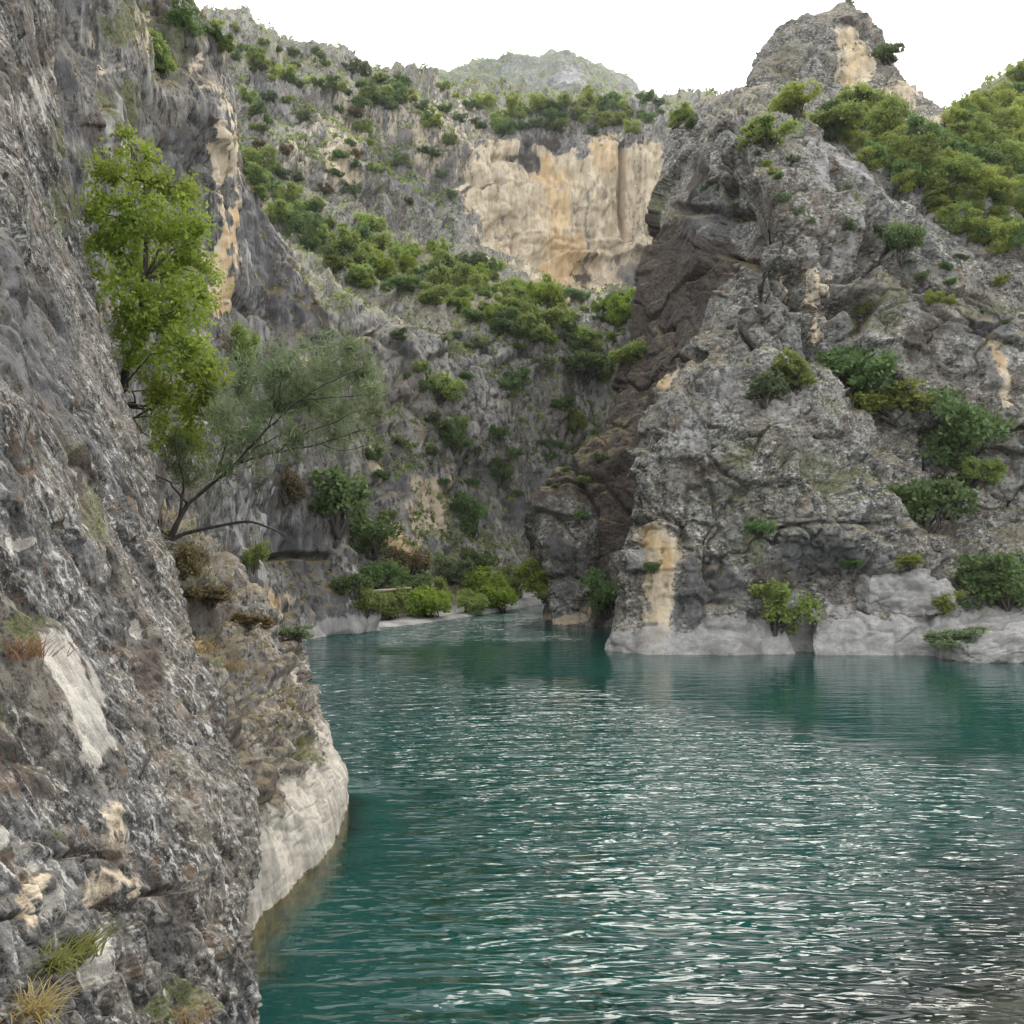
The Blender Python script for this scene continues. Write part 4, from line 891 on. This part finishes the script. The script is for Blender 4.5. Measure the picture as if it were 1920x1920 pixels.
# ---- bushes one can point at ------------------------------------------------
for key, px, py, r, sx, sz, label in [
 ('dark0', 1600, 658, 78, 1, .85, 'large dark green bush on the ledge right of the rounded rock top'),
 ('mid0', 1495, 686, 40, 1, .9, 'light green bush on top of the rounded front rock'),
 ('grey0', 1425, 722, 42, 1.1, .7, 'grey-green dry bush among pale stones on the rounded rock top'),
 ('yellow0', 1660, 752, 50, 1.2, .75, 'yellow-green bush on the gully edge below the large dark bush'),
 ('dark1', 1790, 800, 82, 1, 1.0, 'tall dark green bush highest in the right gully'),
 ('dark0', 1738, 915, 78, 1, .9, 'dark green bush at the foot of the right gully'),
 ('mid1', 1830, 868, 40, 1, .8, 'small green bush beside the tall dark bush in the right gully'),
 ('mid1', 1460, 1132, 56, 1, .95, 'green bush hanging over the pale rock foot at the water'),
 ('dark1', 1880, 1085, 62, 1, .95, 'dark green bush at the right edge above the shore slab'),
 ('yellow1', 1748, 1112, 32, 1.1, .8, 'small spiky yellow-green bush right of the white boulder'),
 ('yellow0', 1700, 1044, 24, 1.2, .7, 'tiny yellow-green bush on the ledge above the white boulder'),
 ('dark0', 1606, 1060, 20, 1, .9, 'tiny dark bush left of the white boulder'),
 ('grey1', 1785, 1178, 42, 1.2, .6, 'dull grey-green shrub beside the pale shore slab'),
 ('dark1', 1128, 1118, 46, .9, 1, 'dark green bush in the cleft beside the brown overhang'),
 ('dark0', 1680, 446, 48, .85, 1.1, 'green bush in a hollow high on the right rock'),
 ('dark0', 1412, 972, 24, 1, .9, 'dark shrub clinging to the middle of the rounded rock'),
 ('yellow1', 1622, 572, 18, .8, 1.2, 'small yellow-green shrub in the crack of the right rock'),
 ('yellow0', 1500, 172, 40, 1.1, .8, 'bright yellow-green bush at the left foot of the pinnacle'),
 ('mid0', 1562, 218, 42, 1, .8, 'round light green bush below the pinnacle'),
 ('mid1', 1425, 232, 40, 1.2, .7, 'low green bush on the grey dome left of the pinnacle'),
 ('dark0', 1212, 1052, 18, 1, 1, 'small dark shrub hanging beside the tan streak'),
 ('mid1', 830, 716, 36, 1.1, .8, 'green bush on the lower back wall, left of the gorge centre'),
 ('dark1', 858, 812, 30, .8, 1.2, 'narrow dark green bush midway up the lower back wall'),
 ('dark0', 946, 892, 27, .9, 1.1, 'dark green bush above the bluish streaks of the back wall'),
 ('mid0', 1082, 782, 24, .9, 1.2, 'upright green bush on the back wall beside the brown overhang'),
 ('dark0', 1100, 668, 44, 1, .9, 'broad dark bush near the top of the lower back wall'),
 ('dark1', 980, 700, 22, 1, 1, 'small dark bush under the pale ledge of the back wall'),
 ('dark1', 892, 962, 40, .8, 1.2, 'dark bush right of the tan patch on the back wall'),
 ('dark0', 640, 930, 66, 1, 1, 'large dark green bush leaning out from the left wall'),
 ('dark1', 700, 990, 56, 1, .9, 'dark green bush below the large one at the left wall'),
 ('mid0', 312, 100, 40, .9, 1.1, 'lone green bush high on the tall left wall'),
 ('mid1', 458, 645, 36, .7, 1.2, 'green bush growing under the tan rib of the left wall'),
 ('mid0', 480, 1035, 30, .8, 1.2, 'small green bush above the spur, between pale streaks'),
 ('grey1', 560, 1170, 26, 1.3, .7, 'dry grey-green shrub at the foot of the left wall'),
 ('dry0', 470, 1150, 28, 1.3, .6, 'dry brown shrub on the saddle of the spur'),
 ('dry1', 545, 920, 30, .9, 1.1, 'dry brown shrub hanging on the left wall'),
 ('dry0', 400, 1115, 34, 1.3, .7, 'dry brown shrub on the crest of the spur'),
 ('dry1', 350, 1045, 32, 1, 1, 'dry brown shrub where the spur meets the near rock'),
]:
    plant('bush', key, px, py, r, label, 'bush', sx=sx, sz=sz)
# bank bushes along the far waterline
for i, (px, py, r, key) in enumerate([(668, 1085, 30, 'dark0'), (694, 1112, 36, 'mid0'), (738, 1128, 34, 'mid1'), (772, 1098, 34, 'dark1'), (806, 1118, 40, 'bright0'), (842, 1104, 32, 'mid0'), (876, 1118, 26, 'mid1'),
                                       (908, 1096, 38, 'bright1'), (946, 1104, 40, 'bright0'), (978, 1082, 38, 'mid1'), (1006, 1068, 36, 'bright1'), (1014, 1098, 24, 'mid0'), (720, 1068, 36, 'dark0'), (840, 1062, 36, 'grey0'), (905, 1050, 34, 'dark1'), (770, 1050, 30, 'dry1')]):
    plant('bank_bush', key, px, py, r, KINDS[key[:-1]][1] + ' leafy bush on the far bank at the bend, number %s from the left' % ['one', 'two', 'three', 'four', 'five', 'six', 'seven', 'eight', 'nine', 'ten', 'eleven', 'twelve', 'thirteen', 'fourteen', 'fifteen', 'sixteen'][i], 'bush', 'bushes along the far bank')

ORD = ['first', 'second', 'third', 'fourth', 'fifth', 'sixth', 'seventh', 'eighth', 'ninth', 'tenth', 'eleventh', 'twelfth', 'thirteenth', 'fourteenth', 'fifteenth', 'sixteenth', 'seventeenth', 'eighteenth', 'nineteenth', 'twentieth'] + ['twenty-' + x for x in ('first', 'second', 'third', 'fourth', 'fifth', 'sixth', 'seventh', 'eighth', 'ninth')] + ['thirtieth'] + ['thirty-' + x for x in ('first', 'second', 'third', 'fourth', 'fifth')]
TONE = {'mid': 'green', 'dark': 'dark green', 'yellow': 'yellow-green', 'grey': 'grey-green', 'dry': 'dry brown', 'bright': 'bright green', 'tree0': 'green', 'tree1': 'yellow-green', 'tree2': 'dark green', 'pine0': 'cone-shaped green', 'pine1': 'dark conifer-like', 'pine2': 'light conifer-like'}
def tell_apart(got, noun, place):
    """Labels each plant by its tone, its size and its place from the left among those like it."""
    if not got: return
    med = np.median([g_[2] for g_ in got]); bins = {}
    for g_ in got:
        tone = TONE.get(g_[3]) or TONE[g_[3][:-1]]
        bins.setdefault((('larger ' if g_[2] > med else 'small ') + tone), []).append(g_)
    for k, L in bins.items():
        L.sort(key=lambda g_: g_[0])
        for n, g_ in enumerate(L):
            g_[4]['label'] = ('only %s %s %s' % (k, noun, place)) if len(L) == 1 else ('%s from left of the %s %s %s' % (ORD[n], k, noun + ('es' if noun == 'bush' else 's'), place))
def scatter(name, keys, n, region, rlo, rhi, place, cat, group, seed, parts=False, tries=12, minsep=0.75, sz=(0.75, 1.1), noun='bush'):
    """Individuals over a region of the rock, no two in the same spot."""
    rg = np.random.default_rng(seed); got = []
    t = 0
    while len(got) < n and t < n * tries:
        t += 1
        px, py = region(rg); r = rlo + (rhi - rlo) * rg.random()
        if any((px - a[0]) ** 2 + (py - a[1]) ** 2 < (minsep * (r + a[2]) * 0.5) ** 2 for a in got): continue
        key = keys[rg.integers(len(keys))]
        o = plant(name, key, px, py, r, place, cat, group, parts, sz=sz[0] + (sz[1] - sz[0]) * rg.random())
        if o: got.append((px, py, r, key, o))
    tell_apart(got, noun, place)
    return got
def band(pts, up, dn):
    """Pixels within a band about a line drawn over the rock."""
    p = np.array(pts, float)
    def f(rg):
        x = p[0, 0] + (p[-1, 0] - p[0, 0]) * rg.random(); y = np.interp(x, p[:, 0], p[:, 1])
        return x, y - up + (up + dn) * rg.random()
    return f
scatter('slope_bush', ['mid0', 'mid1', 'dark0', 'mid0', 'bright1'], 84, band([(690, 450), (850, 500), (1000, 560), (1170, 590)], 40, 62), 9, 31, 'in the belt below the orange cliff', 'bush', 'bushes on the ledge below the orange cliff', 61)
scatter('slope_bush', ['mid0', 'mid1', 'dark1', 'grey0'], 40, band([(475, 290), (520, 350), (600, 420), (690, 480)], 44, 44), 9, 31, 'on the slope behind the left wall', 'bush', 'bushes on the slope behind the left wall', 62)
scatter('rim_bush', ['mid0', 'mid1', 'dark0', 'grey0', 'dark1', 'yellow1'], 120, band([(395, 60), (450, 85), (520, 112), (600, 125), (660, 145), (760, 172), (850, 185), (950, 200), (1100, 205), (1290, 208)], 30, 34), 6, 19, 'on the rim of the back wall', 'bush', 'bushes along the rim of the back wall', 63)
scatter('wall_bush', ['grey0', 'mid1', 'dark0', 'dark1', 'grey1'], 44, band([(700, 640), (1130, 640)], 20, 320), 8, 19, 'on the lower back wall', 'bush', 'shrubs on the lower back wall', 64, minsep=1.6, noun='shrub')
scatter('wall_bush', ['grey0', 'mid1', 'dark0', 'grey1', 'dry0'], 34, band([(470, 200), (860, 260)], 30, 150), 8, 18, 'left of the orange cliff', 'bush', 'shrubs on the grey upper wall', 65, minsep=1.5, noun='shrub')
scatter('rock_bush', ['grey0', 'yellow1', 'dark0', 'grey1'], 26, band([(1290, 330), (1450, 260), (1560, 320), (1900, 520)], 10, 120), 7, 15, 'in the right rock', 'bush', 'shrubs in the cracks of the right rock', 66, minsep=2.0, noun='shrub')
for i, (px, py, r, key) in enumerate([(1105, 178, 26, 'pine2'), (1015, 192, 20, 'tree1'), (950, 196, 20, 'tree1'), (980, 205, 18, 'pine0'), (1160, 190, 16, 'pine1'), (1262, 210, 24, 'tree0'), (700, 160, 18, 'pine1'), (745, 165, 14, 'pine1'), (600, 105, 18, 'tree2')]):
    plant('rim_tree', key, px, py, r, ['tall light green pine standing highest on the rim before the mountain', 'light green tree on the rim left of the tall pine', 'light green tree at the left end of the rim grove', 'green pine in the middle of the rim grove', 'dark pine right of the tall light pine on the rim', 'green tree at the right end of the rim, beside the right rock', 'dark pine on the skyline above the grey upper wall', 'small dark pine where the mountain meets the rim', 'dark tree on the skyline knob at upper left'][i], 'tree', 'trees on the rim', lift=0.9)
for i, (px, py, r) in enumerate([(352, 22, 42)]):
    plant('pine_tree', 'pine1', px, py, r, 'dark pine on the top edge of the tall left wall', 'tree', lift=0.95)
# trees under the pinnacle and the wood on the hillside
for i, (px, py, r, key) in enumerate([(1600, 205, 36, 'tree2'), (1640, 196, 40, 'tree0'), (1678, 235, 40, 'tree0'), (1720, 262, 38, 'tree2'), (1630, 250, 34, 'tree0'), (1675, 285, 34, 'tree2'), (1725, 310, 36, 'tree0'), (1775, 285, 38, 'tree2'), (1765, 335, 34, 'tree0')]):
    plant('tree', key, px, py, r, '%s bushy tree from the left on the saddle below the pinnacle' % ORD[[0, 2, 4, 5, 1, 3, 6, 8, 7][i]], 'tree', 'trees on the saddle below the pinnacle', lift=0.9)
def wood(rg):
    while True:
        px, py = 1560 + 400 * rg.random(), 120 + 380 * rg.random()
        top = np.interp(px, [1560, 1640, 1690, 1770, 1795, 1850, 1920, 2000], [200, 190, 245, 262, 215, 182, 132, 75]); bot = np.interp(px, [1560, 1640, 1760, 1850, 1920, 2000], [235, 300, 385, 430, 470, 500])
        if top < py < bot: return px, py
scatter('wood_tree', ['tree0', 'tree1', 'tree0', 'tree2', 'pine0', 'tree1'], 120, wood, 24, 36, 'in the right hillside wood', 'tree', 'trees in the wood on the right hillside', 79, tries=40, minsep=0.72, noun='tree')
plant('tree', 'grey0', 1665, 92, 26, 'thin bare shrub on the right shoulder of the pinnacle', 'tree')

# ---- bright green tree at the left ------------------------------------------
tg = np.random.default_rng(31)
def px_lobes(L, d0, seed):
    rg = np.random.default_rng(seed); out = []
    for px, py, r, w in L:
        d = d0 + rg.normal() * 0.45; p = ray(px, py, d); q = r * 1.08 * d / FPX
        out.append((p[0], p[1], p[2], q, q * 1.1, q, w * q * q))
    return out
D1 = 14.6
L1 = px_lobes([(232, 265, 30, 1), (268, 300, 34, 1), (205, 330, 44, 1), (290, 345, 40, 1), (345, 360, 36, 1), (235, 400, 66, 1.2), (320, 430, 64, 1.2), (372, 430, 34, 1), (210, 480, 62, 1.1), (300, 510, 70, 1.2), (365, 510, 50, 1.2), (250, 570, 60, 1.1), (335, 580, 58, 1.1), (385, 560, 28, 1),
               (270, 650, 56, 1.1), (345, 660, 52, 1.1), (300, 730, 48, 1), (370, 720, 50, 1.1), (330, 790, 50, 1.1), (400, 700, 36, 1), (280, 620, 50, 1), (180, 400, 36, 1), (350, 840, 44, .9), (395, 770, 44, 1), (300, 830, 30, .8)], D1, 5)
base1 = ray(235, 700, D1 + 0.3)
t1 = bpy.data.objects.new('broadleaf_tree', None); scene.collection.objects.link(t1); t1.location = base1
tag(t1, 'bright green leafy tree growing from the rock at upper left', 'tree')
off = np.array(base1)
tr_pts = [np.array(ray(x, y, D1 + dd)) - off for x, y, dd in ((215, 760, 0.6), (235, 700, 0.3), (262, 620, 0.1), (272, 520, 0), (275, 430, 0), (270, 340, 0))]
put('trunk', new_mesh('broadleaf_trunk', *tube(tr_pts, [0.075, 0.07, 0.06, 0.045, 0.03, 0.012], 8)), M['bark'], t1)
tw = sum(l[6] for l in L1)
for l in L1:
    c_ = np.array(l[:3]) - off; k = int(np.argmin([abs(q[2] - (c_[2] - 0.35)) for q in tr_pts]))
    p, r = limb(tg, tr_pts[k], c_, 0.026, 0.006); b_ = put('branch', new_mesh('broadleaf_branch', *tube(p, r, 5)), M['bark'], t1)
    V, Q, t = leaves(tg, [tuple(c_) + l[3:]], int(27000 * l[6] / tw), 0.072, 0.55, up=0.1, shell=0.15, gap=0.36, gapscale=3.4)
    put('foliage', new_mesh('broadleaf_foliage', V, quads=Q, attrs={'tint': t}, smooth=False), M['leaf_bright'], b_)
# ---- feathery leaning tree -----------------------------------------------------
D2 = 13.6
base2 = ray(318, 1012, D2)
t2 = bpy.data.objects.new('leaning_tree', None); scene.collection.objects.link(t2); t2.location = base2; off = np.array(base2)
tag(t2, 'feathery grey-green tree leaning out from the spur over the water', 'tree')
def wpath(pts, d0=D2, dv=0.0): return [np.array(ray(x, y, d0 + dv * i)) - off for i, (x, y) in enumerate(pts)]
put('trunk', new_mesh('leaning_trunk', *tube(wpath([(292, 1035), (318, 1012), (335, 975), (352, 945)]), [0.06, 0.05, 0.04, 0.032], 8)), M['dark_bark'], t2)
BR = [([(352, 945), (400, 905), (450, 868), (520, 848), (600, 832), (680, 806), (720, 790)], 0.040), ([(370, 930), (430, 882), (500, 805), (560, 752), (610, 720), (680, 690)], 0.034), ([(400, 905), (420, 850), (430, 790), (450, 720), (470, 670)], 0.028),
      ([(335, 975), (345, 900), (330, 850), (330, 800)], 0.03), ([(352, 945), (318, 905), (290, 890)], 0.03), ([(520, 848), (560, 815), (620, 795), (670, 770)], 0.018), ([(500, 805), (520, 760), (530, 700), (560, 655)], 0.018), ([(560, 752), (620, 745), (690, 740)], 0.013), ([(450, 868), (480, 840), (560, 800), (600, 790)], 0.016), ([(430, 790), (400, 750), (385, 700)], 0.014), ([(600, 832), (640, 845), (690, 835)], 0.012)]
BO = []
for i, (pts, r0) in enumerate(BR):
    p = np.array(wpath(pts, D2, 0.12 * (-1) ** i)); p = catmull(p, [4] * (len(p) - 1))
    p += tg.normal(size=p.shape) * 0.006
    BO.append((put('branch', new_mesh('leaning_branch', *tube(p, np.linspace(r0 * 0.72, 0.005, len(p)), 6)), M['dark_bark'], t2), p))
p = catmull(np.array(wpath([(296, 1030), (340, 1003), (400, 988), (465, 978), (505, 990), (535, 1004)])), [5] * 5)
b_ = put('branch', new_mesh('bare_branch', *tube(p, np.linspace(0.034, 0.008, len(p)), 7)), M['dark_bark'], t2); b_['label'] = 'bare curved branch reaching over the water'
L2 = px_lobes([(330, 830, 36, .4), (370, 860, 46, .6), (420, 780, 46, .6), (450, 800, 62, 1), (460, 720, 60, 1), (520, 760, 64, 1), (540, 690, 56, 1), (590, 740, 58, 1), (620, 690, 52, .9), (640, 770, 50, .9), (680, 700, 42, .8), (690, 770, 36, .7), (560, 820, 50, .7), (480, 860, 46, .7), (420, 880, 46, .7), (350, 910, 40, .6), (625, 815, 44, .6), (600, 640, 36, .6), (655, 650, 36, .6), (320, 880, 34, .6), (700, 730, 30, .6)], D2, 6)
own = {}
for l in L2:
    c_ = np.array(l[:3]) - off; k = int(np.argmin([np.linalg.norm(p - c_, axis=1).min() for _, p in BO])); own.setdefault(k, []).append(tuple(c_) + l[3:])
tw = sum(l[6] for l in L2)
for k, LL in own.items():
    V, Q, t = leaves(tg, LL, int(17000 * sum(l[6] for l in LL) / tw), 0.125, 0.13, up=0.35, shell=0.05, gap=0.34, gapscale=3.0)
    put('foliage', new_mesh('leaning_foliage', V, quads=Q, attrs={'tint': t}, smooth=False), M['leaf_grey'], BO[k][0])

# ---- loose rocks -----------------------------------------------------------------
def boulder(name, px, py, rx, ry, depth, mat, label, mask, seed, tilt=0.0, blk=0.35, push=0.3):
    """A block of its own: a quad sphere squared up, chipped into facets and set against the rock behind it."""
    n = 40; u = np.linspace(-1, 1, n); A, B = np.meshgrid(u, u); one = np.ones_like(A); V, Q = [], []
    for k, f in enumerate(((A, B, one), (-A, B, -one), (one, B, -A), (-one, B, A), (A, one, -B), (A, -one, B))):
        V.append(np.stack(f, -1).reshape(-1, 3)); Q.append(gridq(n, n) + k * n * n)
    V = np.concatenate(V); Q = np.concatenate(Q)
    S = V / np.linalg.norm(V, axis=1, keepdims=True); V = S * 0.62 + V * 0.38
    kk = surf(px, py, 2); P0 = _all[kk]; s_ = P0[1] / FPX
    W_ = V * np.array([rx * s_, depth, ry * s_]); c, sn = math.cos(tilt), math.sin(tilt)
    W_ = np.stack([W_[:, 0] * c + W_[:, 2] * sn, W_[:, 1], -W_[:, 0] * sn + W_[:, 2] * c], -1)
    sz = min(rx, ry) * s_
    q = W_ / sz + seed * 7.3
    W_ = W_ + S * (sz * (blk * blocks(q * 0.8, seed, 1.0, 0.3, 0.1) + 0.12 * blocks(q * 2.2, seed + 1, 1.0, 0.5, 0.15) + 0.05 * fbm(q * 4, 3, seed + 2)))[:, None]
    at = {k: np.zeros(len(W_)) for k in ('tan', 'orange', 'rust', 'dark', 'pale', 'moss')}; at.update({k: np.full(len(W_), v) for k, v in mask.items()})
    o = put(name, new_mesh(name, W_, quads=Q, attrs=at), mat, loc=(P0[0], P0[1] + depth * push, P0[2]))
    return tag(o, label, 'boulder')
boulder('boulder', 1690, 1108, 95, 42, 1.1, M['front'], 'white angular boulder lying on the right bank above the water', {'pale': 0.9}, 11, 0.05)
boulder('shore_slab', 1872, 1200, 112, 34, 1.8, M['front'], 'long pale slab sloping into the water at the right edge', {'pale': 0.85}, 21, -0.22, 0.2)
boulder('wedged_block', 1533, 552, 25, 40, 0.7, M['right'], 'tan block wedged upright in the crack of the right rock', {'tan': 0.38}, 31, 0.15, 0.5, push=0.6)
boulder('wedged_block', 1524, 624, 12, 32, 0.5, M['right'], 'smaller tan block below the wedged block in the crack', {'tan': 0.45}, 41, 0.3, 0.5, push=0.6)
boulder('boulder', 1760, 1010, 26, 18, 0.6, M['front'], 'small round grey boulder on the right bank below the gully', {}, 51)
boulder('boulder', 1445, 948, 30, 26, 0.5, M['front'], 'grey block proud of the rounded rock face', {}, 61)
boulder('boulder', 1190, 1040, 22, 20, 0.5, M['front'], 'white knob of rock at the left of the tan streak', {'pale': 0.8}, 71)
boulder('boulder', 1110, 1190, 26, 16, 0.8, M['front'], 'low pale rock at the waterline below the cleft', {'pale': 0.7}, 81)
def log(px0, py0, px1, py1, r, label):
    p, rr = limb(tg, ray(px0, py0, 49.0), ray(px1, py1, 50.0), r, r * 0.5, 7, 0.008)
    tag(put('fallen_log', new_mesh('fallen_log', *tube(p - p[0], rr, 7)), M['log'], loc=p[0]), label, 'log')
M['log'] = bark_material('bleached_wood', (0.28, 0.24, 0.18), (0.48, 0.43, 0.34))
log(688, 1110, 772, 1102, 0.09, 'bleached fallen trunk among the bushes of the far bank')

# ---- grass tufts ---------------------------------------------------------------
M['grass_dry'] = leaf_material('grass_dry', (0.20, 0.14, 0.055), (0.36, 0.27, 0.12), 0.35)
M['grass_rust'] = leaf_material('grass_rust', (0.12, 0.065, 0.03), (0.26, 0.15, 0.07), 0.35)
M['grass_green'] = leaf_material('grass_green', (0.08, 0.10, 0.02), (0.24, 0.24, 0.07), 0.35)
def tuft(px, py, hpx, wpx, mat, label, n=130, seed=0):
    rg = np.random.default_rng(900 + seed); k = surf(px, py, 1); P = _all[k] - 0.02 * _nrm[k]; s = P[1] / FPX
    n_seg = 4; V, Q, T = [], [], []
    for i in range(n):
        b = np.array([rg.normal() * wpx * s * 0.3, rg.normal() * wpx * s * 0.2, -0.02]); a = rg.random() * 6.283; lean = 0.25 + 0.55 * rg.random(); L = hpx * s * (0.45 + 0.65 * rg.random()); w = 0.0032 + 0.002 * rg.random()
        dr = np.array([math.cos(a) * lean + 0.18, math.sin(a) * lean - 0.15, 1.0]); sd_ = np.array([-math.sin(a + .6), math.cos(a + .6), 0]); i0 = len(V); tt = rg.random()
        for j in range(n_seg + 1):
            u = j / n_seg; c = b + dr * L * u * (1 - 0.25 * u) + np.array([dr[0] * L * 0.5, dr[1] * L * .5, -0.55 * L * lean]) * u * u; ww = w * (1 - u * 0.9)
            V += [c - sd_ * ww, c + sd_ * ww]; T += [tt, tt]
        for j in range(n_seg): Q.append((i0 + 2 * j, i0 + 2 * j + 1, i0 + 2 * j + 3, i0 + 2 * j + 2))
    o = put('grass_tuft', new_mesh('grass_tuft', np.array(V), quads=np.array(Q), attrs={'tint': np.array(T)}, smooth=False), mat, loc=P)
    return tag(o, label, 'grass', 'grass tufts on the near rocks')
for i, a in enumerate([(40, 1215, 90, 110, 'grass_rust', 'rusty dry grass tuft on the ledge above the pale scar'), (70, 1890, 130, 60, 'grass_dry', 'straw-coloured grass tuft at the bottom left corner'),
                       (150, 1790, 120, 70, 'grass_green', 'pale green grass tuft hanging over the bottom ledge'), (110, 1800, 110, 50, 'grass_green', 'thin green grass tuft beside the pale stone at lower left'), (330, 1900, 60, 90, 'grass_dry', 'low straw tuft at the bottom edge of the near rock'),
                       (375, 1215, 70, 80, 'grass_dry', 'golden grass tuft on the spur behind the near rock edge'), (430, 1250, 50, 80, 'grass_dry', 'golden grass tuft lower on the spur'), (470, 1160, 50, 70, 'grass_dry', 'dry grass tuft on the spur saddle'), (150, 300, 70, 70, 'grass_green', 'green tuft in the notch at upper left'), (275, 735, 40, 60, 'grass_rust', 'brown grass tuft on the edge of the near rock below the tree'), (560, 1395, 36, 50, 'grass_green', 'small green tuft above the bleached spur foot')]):
    tuft(a[0], a[1], a[2], a[3], M[a[4]], a[5], seed=i)

# ---- scrub that nobody could count --------------------------------------------
def scrub(name, which, n, cond, size, mat, label, seed, per=7, spread=0.8):
    rg = np.random.default_rng(seed)
    P, Nn, px, py = [np.concatenate([a[i] for a in SURF if a[0] in which]) for i in (1, 2, 3, 4)]
    m = cond(P, Nn, px, py) & (px > -40) & (px < 1960) & (py > -40)
    ids = np.nonzero(m)[0]; ids = rg.choice(ids, min(n, len(ids)), replace=False)
    c = np.repeat(P[ids], per, 0); s = size * c[:, 1:2]
    c = c + rg.normal(size=c.shape) * s * spread + np.array([0, 0, 1]) * s * 0.8
    k = len(c); d = rg.normal(size=(k, 3)) + np.array([0, 0, 0.5]); d /= np.linalg.norm(d, axis=1, keepdims=True); e = np.cross(d, rg.normal(size=(k, 3))); e /= np.linalg.norm(e, axis=1, keepdims=True)
    L = s * (0.7 + 0.8 * rg.random((k, 1)))
    V = np.stack([c - d * L, c + e * L * 0.5, c + d * L, c - e * L * 0.5], 1).reshape(-1, 3)
    t = np.repeat(np.clip(0.5 + 0.28 * rg.normal(size=k) + 0.4 * fbm(c * (3.0 / c[:, 1:2]) * 6, 2, 7), 0, 1), 4)
    tag(put(name, new_mesh(name, V, quads=np.arange(4 * k).reshape(-1, 4), attrs={'tint': t}, smooth=False), M[mat]), label, 'scrub', kind='stuff')
nzc = lambda P, sc, seed: fbm(P * sc, 3, seed)
scrub('scrub', ('cliff_back',), 8000, lambda P, N, x, y: ~((x > 850) & (x < 1270) & (y > 235) & (y < 545)) & (N[:, 2] > 0.42) & (nzc(P, 0.12, 201) > -0.1) & (P[:, 2] > 1), 0.0016, 'leaf_mid', 'low green scrub mottling the back wall of the gorge', 71)
scrub('dry_scrub', ('cliff_back',), 7000, lambda P, N, x, y: ~((x > 850) & (x < 1270) & (y > 235) & (y < 545)) & (N[:, 2] > 0.35) & (nzc(P, 0.15, 202) > 0.05) & (P[:, 2] > 2), 0.0015, 'leaf_grey', 'grey-green dry scrub on the ledges of the back wall', 72)
scrub('mountain_scrub', ('mountain_far',), 4500, lambda P, N, x, y: (nzc(P, 0.02, 203) > 0.0) & (y < 260), 0.0011, 'leaf_mid', 'dark scrub dotting the far mountain', 73, per=4)
scrub('hill_undergrowth', ('hillside',), 3500, lambda P, N, x, y: (y < 540), 0.003, 'leaf_mid', 'green undergrowth filling the wood on the right hillside', 74, per=6)
scrub('crack_growth', ('cliff_right', 'cliff_front', 'pinnacle'), 2600, lambda P, N, x, y: (N[:, 2] > 0.5) & (nzc(P, 0.4, 204) > 0.1) & (P[:, 2] > 2), 0.0013, 'leaf_grey', 'sparse dry growth in the cracks of the right rocks', 75, per=5)
scrub('wall_growth', ('cliff_left', 'cliff_spur'), 2600, lambda P, N, x, y: (N[:, 2] > 0.3) & (nzc(P, 0.4, 205) > 0.05) & (P[:, 2] > 1.5), 0.0017, 'leaf_dry', 'dry growth on the ledges of the left rocks', 76, per=5)

# ------------------------------------------------------------------ thin haze in the gorge
g = G('thin_haze'); pv = g.n('ShaderNodeVolumePrincipled'); pv.inputs['Color'].default_value = (0.93, 0.96, 1.0, 1); pv.inputs['Density'].default_value = 0.00018; pv.inputs['Anisotropy'].default_value = 0.2
ho = g.n('ShaderNodeOutputMaterial'); g.t.links.new(pv.outputs[0], ho.inputs['Volume'])
hx = np.array([(x, y, z) for x in (-720, 720) for y in (-720, 720) for z in (-6, 290)], float)
hz = put('haze', new_mesh('haze', hx, quads=[(0, 1, 3, 2), (4, 6, 7, 5), (0, 4, 5, 1), (2, 3, 7, 6), (0, 2, 6, 4), (1, 5, 7, 3)], smooth=False), g.m)
tag(hz, 'faint pale haze hanging in the gorge air', 'haze', kind='stuff')
scene.cycles.volume_bounces = 0
